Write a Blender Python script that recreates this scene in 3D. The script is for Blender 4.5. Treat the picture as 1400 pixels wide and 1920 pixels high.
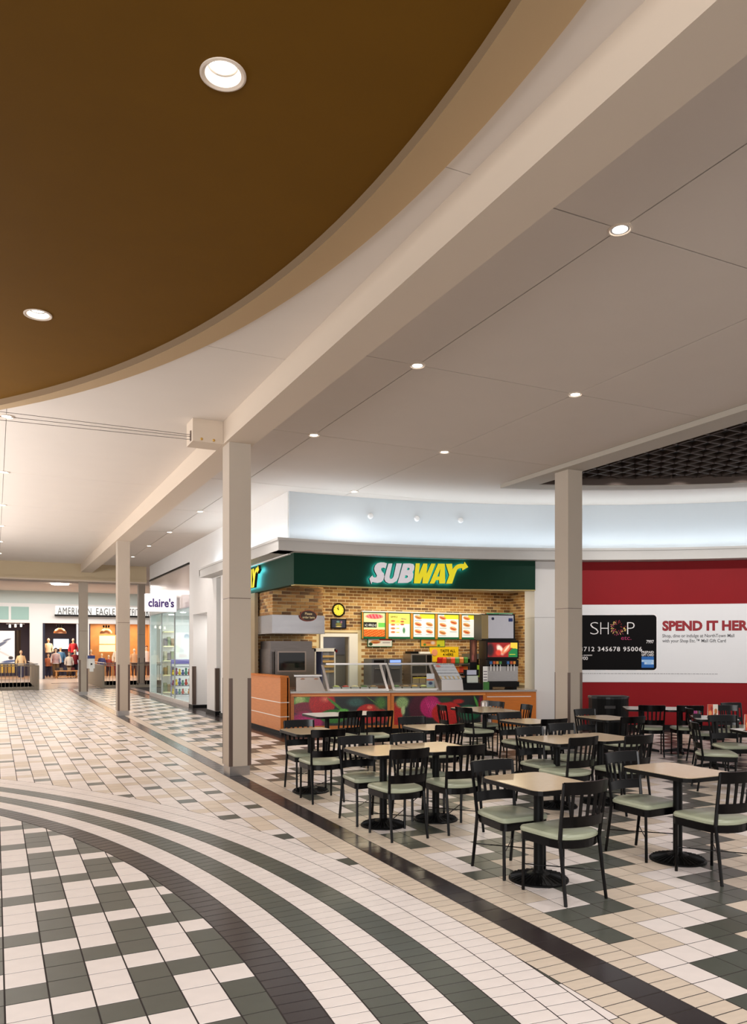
import bpy, math, random
import numpy as np
from mathutils import Vector, Matrix
for o in list(bpy.data.objects): bpy.data.objects.remove(o)
SC = bpy.context.scene
COL = SC.collection
random.seed(7)
PI = math.pi
# ------------------------------------------------------------------ camera
CAMH = 1.749; YAW = 0.4526; FPX = 1455.0
cam_d = bpy.data.cameras.new('camera'); cam = bpy.data.objects.new('camera', cam_d); COL.objects.link(cam)
cam.location = (0, 0, CAMH); cam.rotation_euler = (PI/2, 0, -YAW)
cam_d.sensor_fit = 'VERTICAL'; cam_d.sensor_height = 36.0; cam_d.sensor_width = 26.25
cam_d.lens = FPX/1920*36.0
cam_d.shift_x = (700-698)/1920; cam_d.shift_y = (1217.8-960)/1920
cam_d.clip_start = 0.05; cam_d.clip_end = 200
SC.camera = cam
# ------------------------------------------------------------------ world, exposure
w = bpy.data.worlds.new('world'); SC.world = w; w.use_nodes = True
w.node_tree.nodes['Background'].inputs[0].default_value = (1.0, 0.96, 0.935, 1)
w.node_tree.nodes['Background'].inputs[1].default_value = 0.50
SC.view_settings.view_transform = 'Standard'; SC.view_settings.look = 'None'
SC.view_settings.gamma = 1; SC.view_settings.use_curve_mapping = False
SC.view_settings.exposure = 0.9
# ------------------------------------------------------------------ large area lights
def area(name, loc, sx, sy, energy, color, rot=(0,0,0), spread=PI):
    l = bpy.data.lights.new(name, 'AREA'); l.shape = 'RECTANGLE'; l.size = sx; l.size_y = sy
    l.energy = energy; l.color = color; l.spread = spread
    o = bpy.data.objects.new(name, l); COL.objects.link(o); o.location = loc; o.rotation_euler = rot
    return o
WARM = (1, .86, .70); NEUT = (1, .96, .92); COOL = (.78, .90, 1)
ARCC = (5.644, 1.153)
def arcp(s, R=13.6): return (ARCC[0]+R*math.sin(s/13.6), ARCC[1]+R*math.cos(s/13.6))
# cove light: fluorescent tubes laid in the ledge over the food court wall, shining up
def aim(d, tangent):
    z = -Vector(d).normalized(); x = Vector(tangent).normalized(); y = z.cross(x)
    return Matrix((x, y, z)).transposed().to_euler()
s = -0.4
while s < 12.4:
    x, y = arcp(s+.5, 13.36); th = (s+.5)/13.6
    o = area('cove_tube_light', (x, y, 3.86), .99, .08, 3.6, COOL)
    o.rotation_euler = aim((-math.sin(th)*.55, -math.cos(th)*.55, .83), (math.cos(th), -math.sin(th), 0))
    s += 1.0
for yy in (15.2, 16.4, 17.6, 18.8, 20.0):
    o = area('cove_tube_light', (5.14, yy, 3.86), 1.18, .08, 3.8, COOL); o.rotation_euler = aim((-.55, 0, .83), (0, 1, 0))
# fill lights added without fixtures
area('corridor_ceiling_fill', (-3.2, 17, 3.2), 2.0, 16, 500, (1, .955, .93), (PI, 0.45, 0))  # added up-light with no fixture, brightens the corridor ceiling
area('corridor_floor_fill', (-1.0, 18, 4.55), 4.0, 18, 35, NEUT, (0, 0, 0))  # added area light with no fixture, lifts the corridor floor
area('camera_side_fill', (-2.5, -3.0, 3.6), 5.0, 2.5, 400, (1, .985, .98), (math.radians(55), 0, -.45))  # unseen fill behind the camera, added to brighten the foreground
area('far_facade_fill', (3, 46.5, 5.1), 10, 3, 330, NEUT)  # fill added to brighten the far shop facade
area('passage_fill', (6.1, 22.25, 2.75), .5, 1.2, 9, NEUT)  # fill added so the recessed passage is not black
# ------------------------------------------------------------------ materials
def lin(c):
    out = []
    for v in c[:3]:
        v /= 255.0
        out.append(v/12.92 if v <= .04045 else ((v+.055)/1.055)**2.4)
    return tuple(out)+(1,)
_m = {}
def mat(name, rgb, rough=.5, metal=0, spec=.5, emit=0, noise=0, nscale=6.0, bump=0, bscale=60.0, coat=0, island=0, stretch=None):
    if name in _m: return _m[name]
    m = bpy.data.materials.new(name); m.use_nodes = True; nt = m.node_tree; b = nt.nodes['Principled BSDF']
    c = lin(rgb)
    b.inputs['Base Color'].default_value = c; b.inputs['Roughness'].default_value = rough
    b.inputs['Metallic'].default_value = metal; b.inputs['Specular IOR Level'].default_value = spec
    if coat: b.inputs['Coat Weight'].default_value = coat; b.inputs['Coat Roughness'].default_value = .08
    if emit: b.inputs['Emission Color'].default_value = c; b.inputs['Emission Strength'].default_value = emit
    if noise or island:
        tc = nt.nodes.new('ShaderNodeTexCoord'); mp = nt.nodes.new('ShaderNodeMapping')
        if stretch: mp.inputs['Scale'].default_value = stretch
        nt.links.new(tc.outputs['Object'], mp.inputs[0])
        n = nt.nodes.new('ShaderNodeTexNoise'); n.inputs['Scale'].default_value = nscale; n.inputs['Detail'].default_value = 4
        nt.links.new(mp.outputs[0], n.inputs['Vector'])
        mr = nt.nodes.new('ShaderNodeMapRange'); mr.inputs[1].default_value = .3; mr.inputs[2].default_value = .7
        mr.inputs[3].default_value = 1-noise; mr.inputs[4].default_value = 1+noise
        nt.links.new(n.outputs[0], mr.inputs[0]); fac = mr.outputs[0]
        if island:
            g = nt.nodes.new('ShaderNodeNewGeometry'); r2 = nt.nodes.new('ShaderNodeMapRange')
            r2.inputs[3].default_value = 1-island; r2.inputs[4].default_value = 1+island
            nt.links.new(g.outputs['Random Per Island'], r2.inputs[0])
            mu = nt.nodes.new('ShaderNodeMath'); mu.operation = 'MULTIPLY'
            nt.links.new(fac, mu.inputs[0]); nt.links.new(r2.outputs[0], mu.inputs[1]); fac = mu.outputs[0]
        hs = nt.nodes.new('ShaderNodeHueSaturation'); hs.inputs['Color'].default_value = c
        nt.links.new(fac, hs.inputs['Value']); nt.links.new(hs.outputs[0], b.inputs['Base Color'])
        if emit: nt.links.new(hs.outputs[0], b.inputs['Emission Color'])
    if bump:
        n2 = nt.nodes.new('ShaderNodeTexNoise'); n2.inputs['Scale'].default_value = bscale
        bp = nt.nodes.new('ShaderNodeBump'); bp.inputs['Strength'].default_value = bump; bp.inputs['Distance'].default_value = .01
        nt.links.new(n2.outputs[0], bp.inputs['Height']); nt.links.new(bp.outputs[0], b.inputs['Normal'])
    _m[name] = m; return m
def mat_paint(name, rough=.4, emit=0, spec=.5):
    if name in _m: return _m[name]
    m = bpy.data.materials.new(name); m.use_nodes = True; nt = m.node_tree; b = nt.nodes['Principled BSDF']
    a = nt.nodes.new('ShaderNodeAttribute'); a.attribute_name = 'Col'
    nt.links.new(a.outputs[0], b.inputs['Base Color']); b.inputs['Roughness'].default_value = rough
    b.inputs['Specular IOR Level'].default_value = spec
    if emit: nt.links.new(a.outputs[0], b.inputs['Emission Color']); b.inputs['Emission Strength'].default_value = emit
    _m[name] = m; return m
def mat_glass(name, tint=(235,245,242), refl=.12, fres=True):
    if name in _m: return _m[name]
    m = bpy.data.materials.new(name); m.use_nodes = True; nt = m.node_tree; nt.nodes.clear()
    out = nt.nodes.new('ShaderNodeOutputMaterial'); t = nt.nodes.new('ShaderNodeBsdfTransparent'); t.inputs[0].default_value = lin(tint)
    g = nt.nodes.new('ShaderNodeBsdfGlossy'); g.inputs['Roughness'].default_value = .02
    f = nt.nodes.new('ShaderNodeFresnel'); f.inputs[0].default_value = 1.5
    ad = nt.nodes.new('ShaderNodeMath'); ad.operation = 'MAXIMUM'; ad.inputs[1].default_value = refl
    mx = nt.nodes.new('ShaderNodeMixShader')
    if fres: nt.links.new(f.outputs[0], ad.inputs[0])
    else: ad.inputs[0].default_value = 0
    nt.links.new(ad.outputs[0], mx.inputs[0])
    nt.links.new(t.outputs[0], mx.inputs[1]); nt.links.new(g.outputs[0], mx.inputs[2]); nt.links.new(mx.outputs[0], out.inputs[0])
    _m[name] = m; return m
# ------------------------------------------------------------------ mesh builder
class MB:
    def __init__(s): s.v = []; s.f = []; s.m = []
    def face(s, pts, m=0):
        k = len(s.v); s.v += [tuple(p) for p in pts]; s.f.append(tuple(range(k, k+len(pts)))); s.m.append(m)
    def box(s, x0, x1, y0, y1, z0, z1, m=0, bottom=True):
        k = len(s.v)
        s.v += [(x0,y0,z0),(x1,y0,z0),(x1,y1,z0),(x0,y1,z0),(x0,y0,z1),(x1,y0,z1),(x1,y1,z1),(x0,y1,z1)]
        F = [(4,5,6,7),(0,1,5,4),(1,2,6,5),(2,3,7,6),(3,0,4,7)]
        if bottom: F.append((3,2,1,0))
        for f in F: s.f.append(tuple(k+i for i in f)); s.m.append(m)
        return s
    def prism(s, pts, z0, z1, m=0, bottom=True, mtop=None, bev=0):
        n = len(pts); k = len(s.v)
        s.v += [(p[0],p[1],z0) for p in pts]
        if bev:
            cx = sum(p[0] for p in pts)/n; cy = sum(p[1] for p in pts)/n
            s.v += [(p[0],p[1],z1-bev) for p in pts]
            top = []
            for p in pts:
                dx, dy = cx-p[0], cy-p[1]; L = math.hypot(dx, dy) or 1
                top.append((p[0]+dx/L*bev, p[1]+dy/L*bev, z1))
            s.v += top
            for i in range(n):
                j = (i+1) % n
                s.f.append((k+i,k+j,k+n+j,k+n+i)); s.m.append(m)
                s.f.append((k+n+i,k+n+j,k+2*n+j,k+2*n+i)); s.m.append(m)
            s.f.append(tuple(range(k+2*n, k+3*n))); s.m.append(m if mtop is None else mtop)
        else:
            s.v += [(p[0],p[1],z1) for p in pts]
            for i in range(n):
                j = (i+1) % n
                s.f.append((k+i,k+j,k+n+j,k+n+i)); s.m.append(m)
            s.f.append(tuple(range(k+n, k+2*n))); s.m.append(m if mtop is None else mtop)
        if bottom: s.f.append(tuple(range(k+n-1, k-1, -1))); s.m.append(m)
        return s
    def tube(s, pts, r, n=6, m=0, cap=True, flat=None):
        P = [Vector(p) for p in pts]; rr = r if isinstance(r, (list, tuple)) else [r]*len(P); k0 = len(s.v)
        for i, p in enumerate(P):
            d = (P[min(i+1,len(P)-1)]-P[max(i-1,0)]).normalized()
            a = d.cross(Vector((0,0,1)));
            if a.length < 1e-3: a = Vector((1,0,0))
            a.normalize(); b = d.cross(a)
            for q in range(n):
                t = 2*PI*(q+.5)/n
                s.v.append(tuple(p+(a*math.cos(t)+b*math.sin(t))*rr[i]))
        for i in range(len(P)-1):
            for q in range(n):
                q2 = (q+1) % n; a0 = k0+i*n
                s.f.append((a0+q, a0+q2, a0+n+q2, a0+n+q)); s.m.append(m)
        if cap:
            s.f.append(tuple(k0+q for q in range(n-1,-1,-1))); s.m.append(m)
            s.f.append(tuple(k0+(len(P)-1)*n+q for q in range(n))); s.m.append(m)
        return s
    def lathe(s, prof, n=24, c=(0,0), m=0, cap=True):
        k0 = len(s.v)
        for r, z in prof:
            for q in range(n):
                t = 2*PI*q/n; s.v.append((c[0]+r*math.cos(t), c[1]+r*math.sin(t), z))
        for i in range(len(prof)-1):
            for q in range(n):
                q2 = (q+1) % n; a0 = k0+i*n
                s.f.append((a0+q, a0+q2, a0+n+q2, a0+n+q)); s.m.append(m)
        if cap:
            s.f.append(tuple(k0+q for q in range(n-1,-1,-1))); s.m.append(m)
            s.f.append(tuple(k0+(len(prof)-1)*n+q for q in range(n))); s.m.append(m)
        return s
    def grid(s, rows, m=0, close=False):
        k0 = len(s.v); n = len(rows[0])
        for r in rows: s.v += [tuple(p) for p in r]
        for i in range(len(rows)-1):
            for q in range(n if close else n-1):
                q2 = (q+1) % n
                s.f.append((k0+i*n+q, k0+i*n+q2, k0+(i+1)*n+q2, k0+(i+1)*n+q)); s.m.append(m)
        return s
    def ell(s, c, r, n=10, k=6, m=0):
        rows = []
        for i in range(k+1):
            a = -PI/2+PI*i/k
            rows.append([(c[0]+r[0]*math.cos(a)*math.cos(2*PI*q/n), c[1]+r[1]*math.cos(a)*math.sin(2*PI*q/n), c[2]+r[2]*math.sin(a)) for q in range(n)])
        return s.grid(rows, m, True)
    def arc(s, R0, R1, s0, s1, z0, z1, m=0, step=.35):
        """solid piece of the curved food court wall between radii R0<R1"""
        n = max(1, int(math.ceil((s1-s0)/step))); k0 = len(s.v)
        for i in range(n+1):
            t = s0+(s1-s0)*i/n
            a = arcp(t, R0); b = arcp(t, R1)
            s.v += [(a[0],a[1],z0),(a[0],a[1],z1),(b[0],b[1],z1),(b[0],b[1],z0)]
        for i in range(n):
            a = k0+4*i; b = a+4
            for q in range(4):
                q2 = (q+1) % 4; s.f.append((a+q, b+q, b+q2, a+q2)); s.m.append(m)
        s.f.append((k0+3,k0+2,k0+1,k0)); s.m.append(m)
        e = k0+4*n; s.f.append((e,e+1,e+2,e+3)); s.m.append(m)
        return s
    def xf(s, M, k=0):
        for i in range(k, len(s.v)): s.v[i] = tuple(M @ Vector(s.v[i]))
        return s
    def mesh(s, name, mats, smooth=False):
        me = bpy.data.meshes.new(name); me.from_pydata(s.v, [], s.f)
        for mm in (mats if isinstance(mats, (list, tuple)) else [mats]): me.materials.append(mm)
        me.polygons.foreach_set('material_index', s.m)
        if smooth:
            me.polygons.foreach_set('use_smooth', [True]*len(s.f))
            try: me.set_sharp_from_angle(angle=math.radians(38))
            except Exception: pass
        me.update(); return me
    def build(s, name, mats, parent=None, smooth=False, loc=None, rot=None):
        o = bpy.data.objects.new(name, s.mesh(name, mats, smooth)); COL.objects.link(o)
        if parent: o.parent = parent
        if loc: o.location = loc
        if rot: o.rotation_euler = rot
        return o
def inst(name, me, parent=None, loc=(0,0,0), rot=(0,0,0)):
    o = bpy.data.objects.new(name, me); COL.objects.link(o); o.location = loc; o.rotation_euler = rot
    if parent: o.parent = parent
    return o
def tag(o, label=None, cat=None, group=None, kind=None):
    if label: o['label'] = label
    if cat: o['category'] = cat
    if group: o['group'] = group
    if kind: o['kind'] = kind
    return o
def thing(name, label, cat, loc=(0,0,0), rz=0, group=None, kind=None):
    o = bpy.data.objects.new(name, None); COL.objects.link(o); o.location = loc; o.rotation_euler = (0,0,rz)
    o.empty_display_size = .1
    return tag(o, label, cat, group, kind)
def dup(root, loc, rz, label=None, group=None):
    r = root.copy(); COL.objects.link(r); r.location = loc; r.rotation_euler = (0,0,rz)
    if label: r['label'] = label
    if group: r['group'] = group
    for ch in list(root.children):
        c = ch.copy(); COL.objects.link(c); c.parent = r
        for g in list(ch.children):
            d = g.copy(); COL.objects.link(d); d.parent = c
    return r
def text_mb(body, size, bold=0.0, extrude=.002, spacing=1.0, shear=0, sx=1.0, align='LEFT'):
    cu = bpy.data.curves.new('t', 'FONT'); cu.body = body; cu.size = size; cu.offset = bold; cu.extrude = extrude
    cu.space_character = spacing; cu.shear = shear; cu.align_x = align; cu.resolution_u = 3
    o = bpy.data.objects.new('t', cu); COL.objects.link(o)
    dg = bpy.context.evaluated_depsgraph_get(); me = o.evaluated_get(dg).to_mesh()
    mb = MB(); mb.v = [(v.co.x*sx, v.co.y, v.co.z) for v in me.vertices]; mb.f = [tuple(p.vertices) for p in me.polygons]; mb.m = [0]*len(mb.f)
    o.evaluated_get(dg).to_mesh_clear(); bpy.data.objects.remove(o); bpy.data.curves.remove(cu)
    return mb
def fit_w(mb, width):
    xs = [v[0] for v in mb.v]; a, b = min(xs), max(xs); k = width/(b-a)
    mb.v = [((v[0]-a)*k, v[1], v[2]) for v in mb.v]; return mb
def poly_mb(loops, depth):
    """filled, extruded outline (with holes) from 2D loops"""
    cu = bpy.data.curves.new('t', 'CURVE'); cu.dimensions = '2D'; cu.fill_mode = 'BOTH'; cu.extrude = depth/2
    for lp in loops:
        sp = cu.splines.new('POLY'); sp.points.add(len(lp)-1); sp.use_cyclic_u = True
        for i, p in enumerate(lp): sp.points[i].co = (p[0], p[1], 0, 1)
    o = bpy.data.objects.new('t', cu); COL.objects.link(o)
    dg = bpy.context.evaluated_depsgraph_get(); me = o.evaluated_get(dg).to_mesh()
    mb = MB(); mb.v = [tuple(v.co) for v in me.vertices]; mb.f = [tuple(p.vertices) for p in me.polygons]
    mb.m = [0 if p.normal.z > .5 else (2 if p.normal.z < -.5 else 1) for p in me.polygons]
    o.evaluated_get(dg).to_mesh_clear(); bpy.data.objects.remove(o); bpy.data.curves.remove(cu)
    return mb
def on_arc(mb, s0, z0, R=13.6):
    """maps local (u, v, w) to arc length, height, distance in front of the curved wall"""
    mb.v = [(*arcp(s0+v[0], R-v[2]), z0+v[1]) for v in mb.v]; return mb
def facing_y(mb, x0, y0, z0): mb.v = [(x0+v[0], y0-v[2], z0+v[1]) for v in mb.v]; return mb
def facing_x(mb, x0, y0, z0): mb.v = [(x0-v[2], y0-v[0], z0+v[1]) for v in mb.v]; return mb
def paint_panel(name, w_, h_, nx, nz, func, mt, place, parent=None, thick=0):
    """flat printed panel: colours computed per cell by func(U, V) on 0..1 arrays"""
    U, V = np.meshgrid((np.arange(nx)+.5)/nx, (np.arange(nz)+.5)/nz)
    C = np.clip(func(U, V), 0, 255)/255.0
    C = np.where(C <= .04045, C/12.92, ((C+.055)/1.055)**2.4)
    mb = MB()
    for j in range(nz+1):
        for i in range(nx+1): mb.v.append((w_*i/nx, h_*j/nz, 0))
    for j in range(nz):
        for i in range(nx):
            a = j*(nx+1)+i; mb.f.append((a, a+1, a+nx+2, a+nx+1)); mb.m.append(0)
    place(mb)
    me = mb.mesh(name, mt)
    at = me.attributes.new('Col', 'FLOAT_COLOR', 'FACE')
    at.data.foreach_set('color', np.concatenate([C, np.ones((nz, nx, 1))], 2).reshape(-1))
    o = bpy.data.objects.new(name, me); COL.objects.link(o)
    if parent: o.parent = parent
    return o
def mixc(c, mask, rgb):
    m = np.clip(mask, 0, 1)[..., None]; return c*(1-m)+np.array(rgb, float)*m
def blob(U, V, cx, cy, rx, ry, soft=.15, ang=0):
    dx, dy = U-cx, V-cy
    if ang: ca, sa = math.cos(ang), math.sin(ang); dx, dy = dx*ca+dy*sa, -dx*sa+dy*ca
    d = np.sqrt((dx/rx)**2+(dy/ry)**2); return np.clip((1-d)/soft, 0, 1)
# ------------------------------------------------------------------ shared materials
M_white_t = mat('tile_white', (233,223,218), rough=.32, noise=.03, nscale=9, island=.035, spec=.4)
M_beige_t = mat('tile_beige', (213,197,179), rough=.33, noise=.05, nscale=7, island=.05, spec=.4, stretch=(1,4,1))
M_green_t = mat('tile_green', (78,81,73), rough=.28, noise=.06, nscale=9, island=.05, spec=.5)
M_black_t = mat('tile_black', (50,43,44), rough=.2, noise=.05, nscale=9, island=.05, spec=.5)
M_grout = mat('grout', (44,36,33), rough=.9)
TM = {'W': M_white_t, 'B': M_beige_t, 'G': M_green_t, 'K': M_black_t}
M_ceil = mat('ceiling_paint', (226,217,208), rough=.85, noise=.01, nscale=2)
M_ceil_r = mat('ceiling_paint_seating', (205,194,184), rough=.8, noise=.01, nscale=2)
M_seam = mat('seam_dark', (70,62,55), rough=.9)
M_brown = mat('brown_paint', (110,75,14), rough=.8, spec=.15, noise=.03, nscale=3)
M_taupe = mat('taupe_paint', (128,104,76), rough=.75)
M_tan = mat('tan_paint', (200,172,132), rough=.7)
M_col = mat('column_paint', (184,171,156), rough=.6, noise=.01, nscale=3)
M_wallw = mat('wall_white', (226,224,222), rough=.7, noise=.01, nscale=3)
M_steel = mat('brushed_steel', (176,172,170), rough=.3, metal=.9, noise=.08, nscale=14, stretch=(1,1,12))
M_bronze = mat('bronze_guard', (112,96,88), rough=.35, metal=.7)
M_black = mat('black_base', (12,11,12), rough=.4, spec=.2)
M_beam = mat('beam_paint', (208,192,174), rough=.75)
# ------------------------------------------------------------------ floor
T = .2032; GP = .0085
RC = (-9.239, 4.176); RB = [10.4945, 10.698, 10.902, 11.105, 11.309, 11.512, 11.716, 11.920]
floor = MB()
floor.box(-14, 15.9, -4, 37.0, -.3, -.0016)
floor = floor.build('floor', M_grout); tag(floor, 'tiled mall floor', 'floor', kind='structure')
def clip_half(poly, nx, ny, d):        # keep n.p <= d
    out = []
    for i in range(len(poly)):
        a, b = poly[i], poly[(i+1) % len(poly)]
        fa, fb = nx*a[0]+ny*a[1]-d, nx*b[0]+ny*b[1]-d
        if fa <= 0: out.append(a)
        if (fa < 0 < fb) or (fb < 0 < fa):
            t = fa/(fa-fb); out.append((a[0]+(b[0]-a[0])*t, a[1]+(b[1]-a[1])*t))
    return out
def parea(p): return abs(sum(p[i][0]*p[(i+1)%len(p)][1]-p[(i+1)%len(p)][0]*p[i][1] for i in range(len(p))))/2
def clip_circ(poly, C, R, inside):
    cx = sum(p[0] for p in poly)/len(poly); cy = sum(p[1] for p in poly)/len(poly)
    dx, dy = cx-C[0], cy-C[1]; r = math.hypot(dx, dy)
    rs = [math.hypot(p[0]-C[0], p[1]-C[1]) for p in poly]
    if inside:
        if max(rs) < R: return poly
        if min(rs) > R: return []
        nx, ny = dx/r, dy/r; return clip_half(poly, nx, ny, nx*C[0]+ny*C[1]+R)
    if min(rs) > R: return poly
    if max(rs) < R: return []
    nx, ny = dx/r, dy/r; return clip_half(poly, -nx, -ny, -(nx*C[0]+ny*C[1]+R))
tiles = []      # (poly, colour, key) key set for whole rectangles
def rect(x0, x1, y0, y1, col, clip=()):
    g = GP/2; p = [(x0+g,y0+g),(x1-g,y0+g),(x1-g,y1-g),(x0+g,y1-g)]; q = p
    for C, R, ins in clip:
        q = clip_circ(q, C, R, ins)
        if len(q) < 3 or parea(q) < 3e-4: return
    tiles.append((q, col, (round(x1-x0, 4), round(y1-y0, 4)) if q is p else None))
XL = -2.7
# inner field of the big circle
for i in range(-22, 8):
    x0 = (1.2134+i-1)*T; x1 = x0+T
    if x0 < XL: continue
    for k in range(-34, 22):
        y1 = (28.739-k)*T; y0 = y1-T
        if math.hypot((x0+x1)/2-RC[0], (y0+y1)/2-RC[1]) > RB[0]+.3: continue
        n, odd = divmod(i, 2)
        if odd: col = 'W' if (k-2*n) % 4 == 0 else 'G'
        else: col = 'G' if (k-3-2*n) % 4 == 0 else 'W'
        rect(x0, x1, y0, y1, col, ((RC, RB[0]-GP/2, True),))
# the bands
for b, col in enumerate('KWGWGWW'):
    Ra, Rb = RB[b]+GP/2, RB[b+1]-GP/2; dt = .1016/((Ra+Rb)/2); n = 0
    th = -.32+(.3*dt if b % 2 else 0)
    while th < 1.05:
        t0, t1 = th+.0034/Ra, th+dt-.0034/Ra
        q = [(RC[0]+Ra*math.cos(t0), RC[1]+Ra*math.sin(t0)), (RC[0]+Rb*math.cos(t0), RC[1]+Rb*math.sin(t0)),
             (RC[0]+Rb*math.cos(t1), RC[1]+Rb*math.sin(t1)), (RC[0]+Ra*math.cos(t1), RC[1]+Ra*math.sin(t1))]
        if q[0][0] > XL: tiles.append((q, col, None))
        th += dt
# corridor field beyond the circle
PAT = 'GWWBWWWWBBBW'; PY = .2095
for n in range(-14, 13):
    x0 = (.312+n)*T; x1 = min(x0+T, 2.668)
    if x0 < XL: continue
    yd = 11.29+.5*PY+(2-n)*5*PY             # far edge of a dark tile
    k0 = int((yd-37)/PY); k1 = int((yd-.6)/PY)
    for k in range(k0, k1+1):
        y1 = yd-k*PY
        if y1 > 36.9: continue
        rect(x0, x1, y1-PY, y1, PAT[k % 12], ((RC, RB[-1]+GP/2, False),))
# stripe: beige border, black band, beige border
k = 0
while .8+k*T < 36.7:
    y = 17.373*T-14*T+k*T
    rect(2.872, 3.075, y, y+T, 'K')
    for h in (0, T/2):
        rect(2.668, 2.872, y+h, y+h+T/2, 'B', ((RC, RB[-1]+GP/2, False),)); rect(3.075, 3.278, y+h, y+h+T/2, 'B')
    k += 1
# seating field and the corridor beside the shops
def seat_col(c, j):
    u = (c+j) % 12
    if j % 2 == 0:
        return {10:'G',11:'B',0:'B',1:'B',2:'W',3:'G',4:'G',5:'G',6:'B',7:'W',8:'W',9:'W'}[u]
    return {9:'G',10:'G',11:'G',0:'B',1:'W',2:'W',3:'W',4:'G',5:'B',6:'B',7:'B',8:'W'}[u]
for c in range(0, 62):
    x0 = 3.278+c*T; x1 = x0+T
    if x0 > 15.4: break
    for j in range(-168, 16):
        y0 = (17.373-j-1)*T; y1 = y0+T; yc = (y0+y1)/2; xc = (x0+x1)/2
        rr = math.hypot(xc-ARCC[0], yc-ARCC[1])
        if y0 > 14.9 and x1 > 5.36: continue
        if y0 > 36.5: continue
        if xc > 5.6 and rr > 13.75: continue
        if x0-xc and xc > 9 and yc < 1.2: continue
        col = seat_col(c, j)
        if (xc > 5.3 and rr > 12.95) or (yc > 13.9 and xc > 4.82): col = 'K'
        rect(x0, x1, y0, y1, col)
# score by size in the photograph
def proj(p):
    d = p[0]*math.sin(YAW)+p[1]*math.cos(YAW); a = p[0]*math.cos(YAW)-p[1]*math.sin(YAW)
    if d < .3: return None
    return (698+FPX*a/d, 1217.8+FPX*CAMH/d)
score = []
for n, (q, col, key) in enumerate(tiles):
    pp = [proj(p) for p in q]
    if any(p is None for p in pp): score.append(0); continue
    cx = sum(p[0] for p in pp)/len(pp); cy = sum(p[1] for p in pp)/len(pp)
    score.append(parea(pp) if (-5 < cx < 1405 and cy < 1925) else 0)
order = sorted(range(len(tiles)), key=lambda n: -score[n]); big = set(order[:300])
shared = {}; rest = MB(); ci = {'W':0,'B':1,'G':2,'K':3}
for n, (q, col, key) in enumerate(tiles):
    if n in big:
        cx = sum(p[0] for p in q)/len(q); cy = sum(p[1] for p in q)/len(q)
        kk = (col, key)
        if key is None or kk not in shared:
            m_ = MB(); m_.prism([(p[0]-cx, p[1]-cy) for p in q], -.006, 0, 0, bottom=False, bev=.0006)
            me = m_.mesh('tile', TM[col])
            if key is not None: shared[kk] = me
        else: me = shared[kk]
        inst('tile', me, floor, (cx, cy, 0))
    else:
        if score[n] > 900: rest.prism(q, -.006, 0, ci[col], bottom=False, bev=.0006)
        else: rest.prism(q, -.006, 0, ci[col], bottom=False)
o = rest.build('floor_tiles', [M_white_t, M_beige_t, M_green_t, M_black_t], floor); tag(o, kind='stuff')
# floor beyond, with two openings to the storey below
ff = MB()
M_farfloor = mat('far_floor', (196,176,160), rough=.22, noise=.12, nscale=2.5, stretch=(1,3,1))
for x0,x1,y0,y1 in ((1.75,4.36,37.0,50),(-8,1.75,45,50),(4.36,14,45,50),(8.7,14,37,45),(-8,16,50,57)): ff.box(x0,x1,y0,y1,-.3,0)
o = ff.build('floor', M_farfloor); tag(o, 'floor in front of the far clothing shop', 'floor', kind='structure')
pit = MB(); M_pit = mat('pit_taupe', (138,122,104), rough=.7)
for x0,x1 in ((-8,1.75),(4.36,8.7)):
    pit.box(x0,x1,45,45.1,-4,-.0); pit.box(x0,x1,36.9,37,-4,-.01); pit.box(x0-.05,x0,37,45,-4,-.01); pit.box(x1,x1+.05,37,45,-4,-.01); pit.box(x0,x1,37,45,-4.1,-4)
o = pit.build('trim_1', M_pit); tag(o, 'edges of the openings down to the storey below', 'trim', kind='structure')
for (xs, y) in (((2.6,4.3),38.3),((2.6,4.3),43)):
    m_ = MB().box(xs[0],xs[1],y,y+.5,.0,.004); tag(m_.build('trim_2', M_black_t), 'dark tile band before the far shop', 'trim', kind='structure')
# ------------------------------------------------------------------ ceiling
ZC = 4.93
cb = MB(); cb.box(-13, 5.5, -4, 30.9, ZC+.04, ZC+.1); cb.box(5.5, 8.9, -4, 15.2, ZC+.04, ZC+.1)
cb.arc(11.3, 13.9, 2.6, 13.0, ZC+.04, ZC+.1)
ceil = cb.build('ceiling', M_seam); tag(ceil, 'panelled plaster ceiling', 'ceiling', kind='structure')
gq = .006
yr = [-4, 1.3, 4.46, 7.59, 10.72, 14.28, 17.8, 21.3, 24.4, 27.5, 30.65]
for a, b in zip(yr[:-1], yr[1:]):
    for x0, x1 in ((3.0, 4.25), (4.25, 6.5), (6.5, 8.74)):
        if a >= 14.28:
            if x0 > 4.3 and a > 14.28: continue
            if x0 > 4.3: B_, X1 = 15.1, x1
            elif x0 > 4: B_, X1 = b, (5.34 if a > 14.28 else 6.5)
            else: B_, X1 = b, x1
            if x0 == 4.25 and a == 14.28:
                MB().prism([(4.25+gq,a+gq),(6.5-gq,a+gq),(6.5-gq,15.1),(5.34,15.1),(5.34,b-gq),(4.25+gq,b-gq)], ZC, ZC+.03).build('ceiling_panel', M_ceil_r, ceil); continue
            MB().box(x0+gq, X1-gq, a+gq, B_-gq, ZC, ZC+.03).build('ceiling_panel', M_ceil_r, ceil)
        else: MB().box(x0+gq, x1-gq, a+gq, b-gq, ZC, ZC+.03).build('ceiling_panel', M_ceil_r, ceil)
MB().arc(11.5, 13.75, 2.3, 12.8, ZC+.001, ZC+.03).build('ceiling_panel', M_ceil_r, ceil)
yl = [-4, .7, 4.39, 8.07, 11.70, 15.39, 18.9, 22.1, 25.3, 28.4, 30.65]
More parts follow.
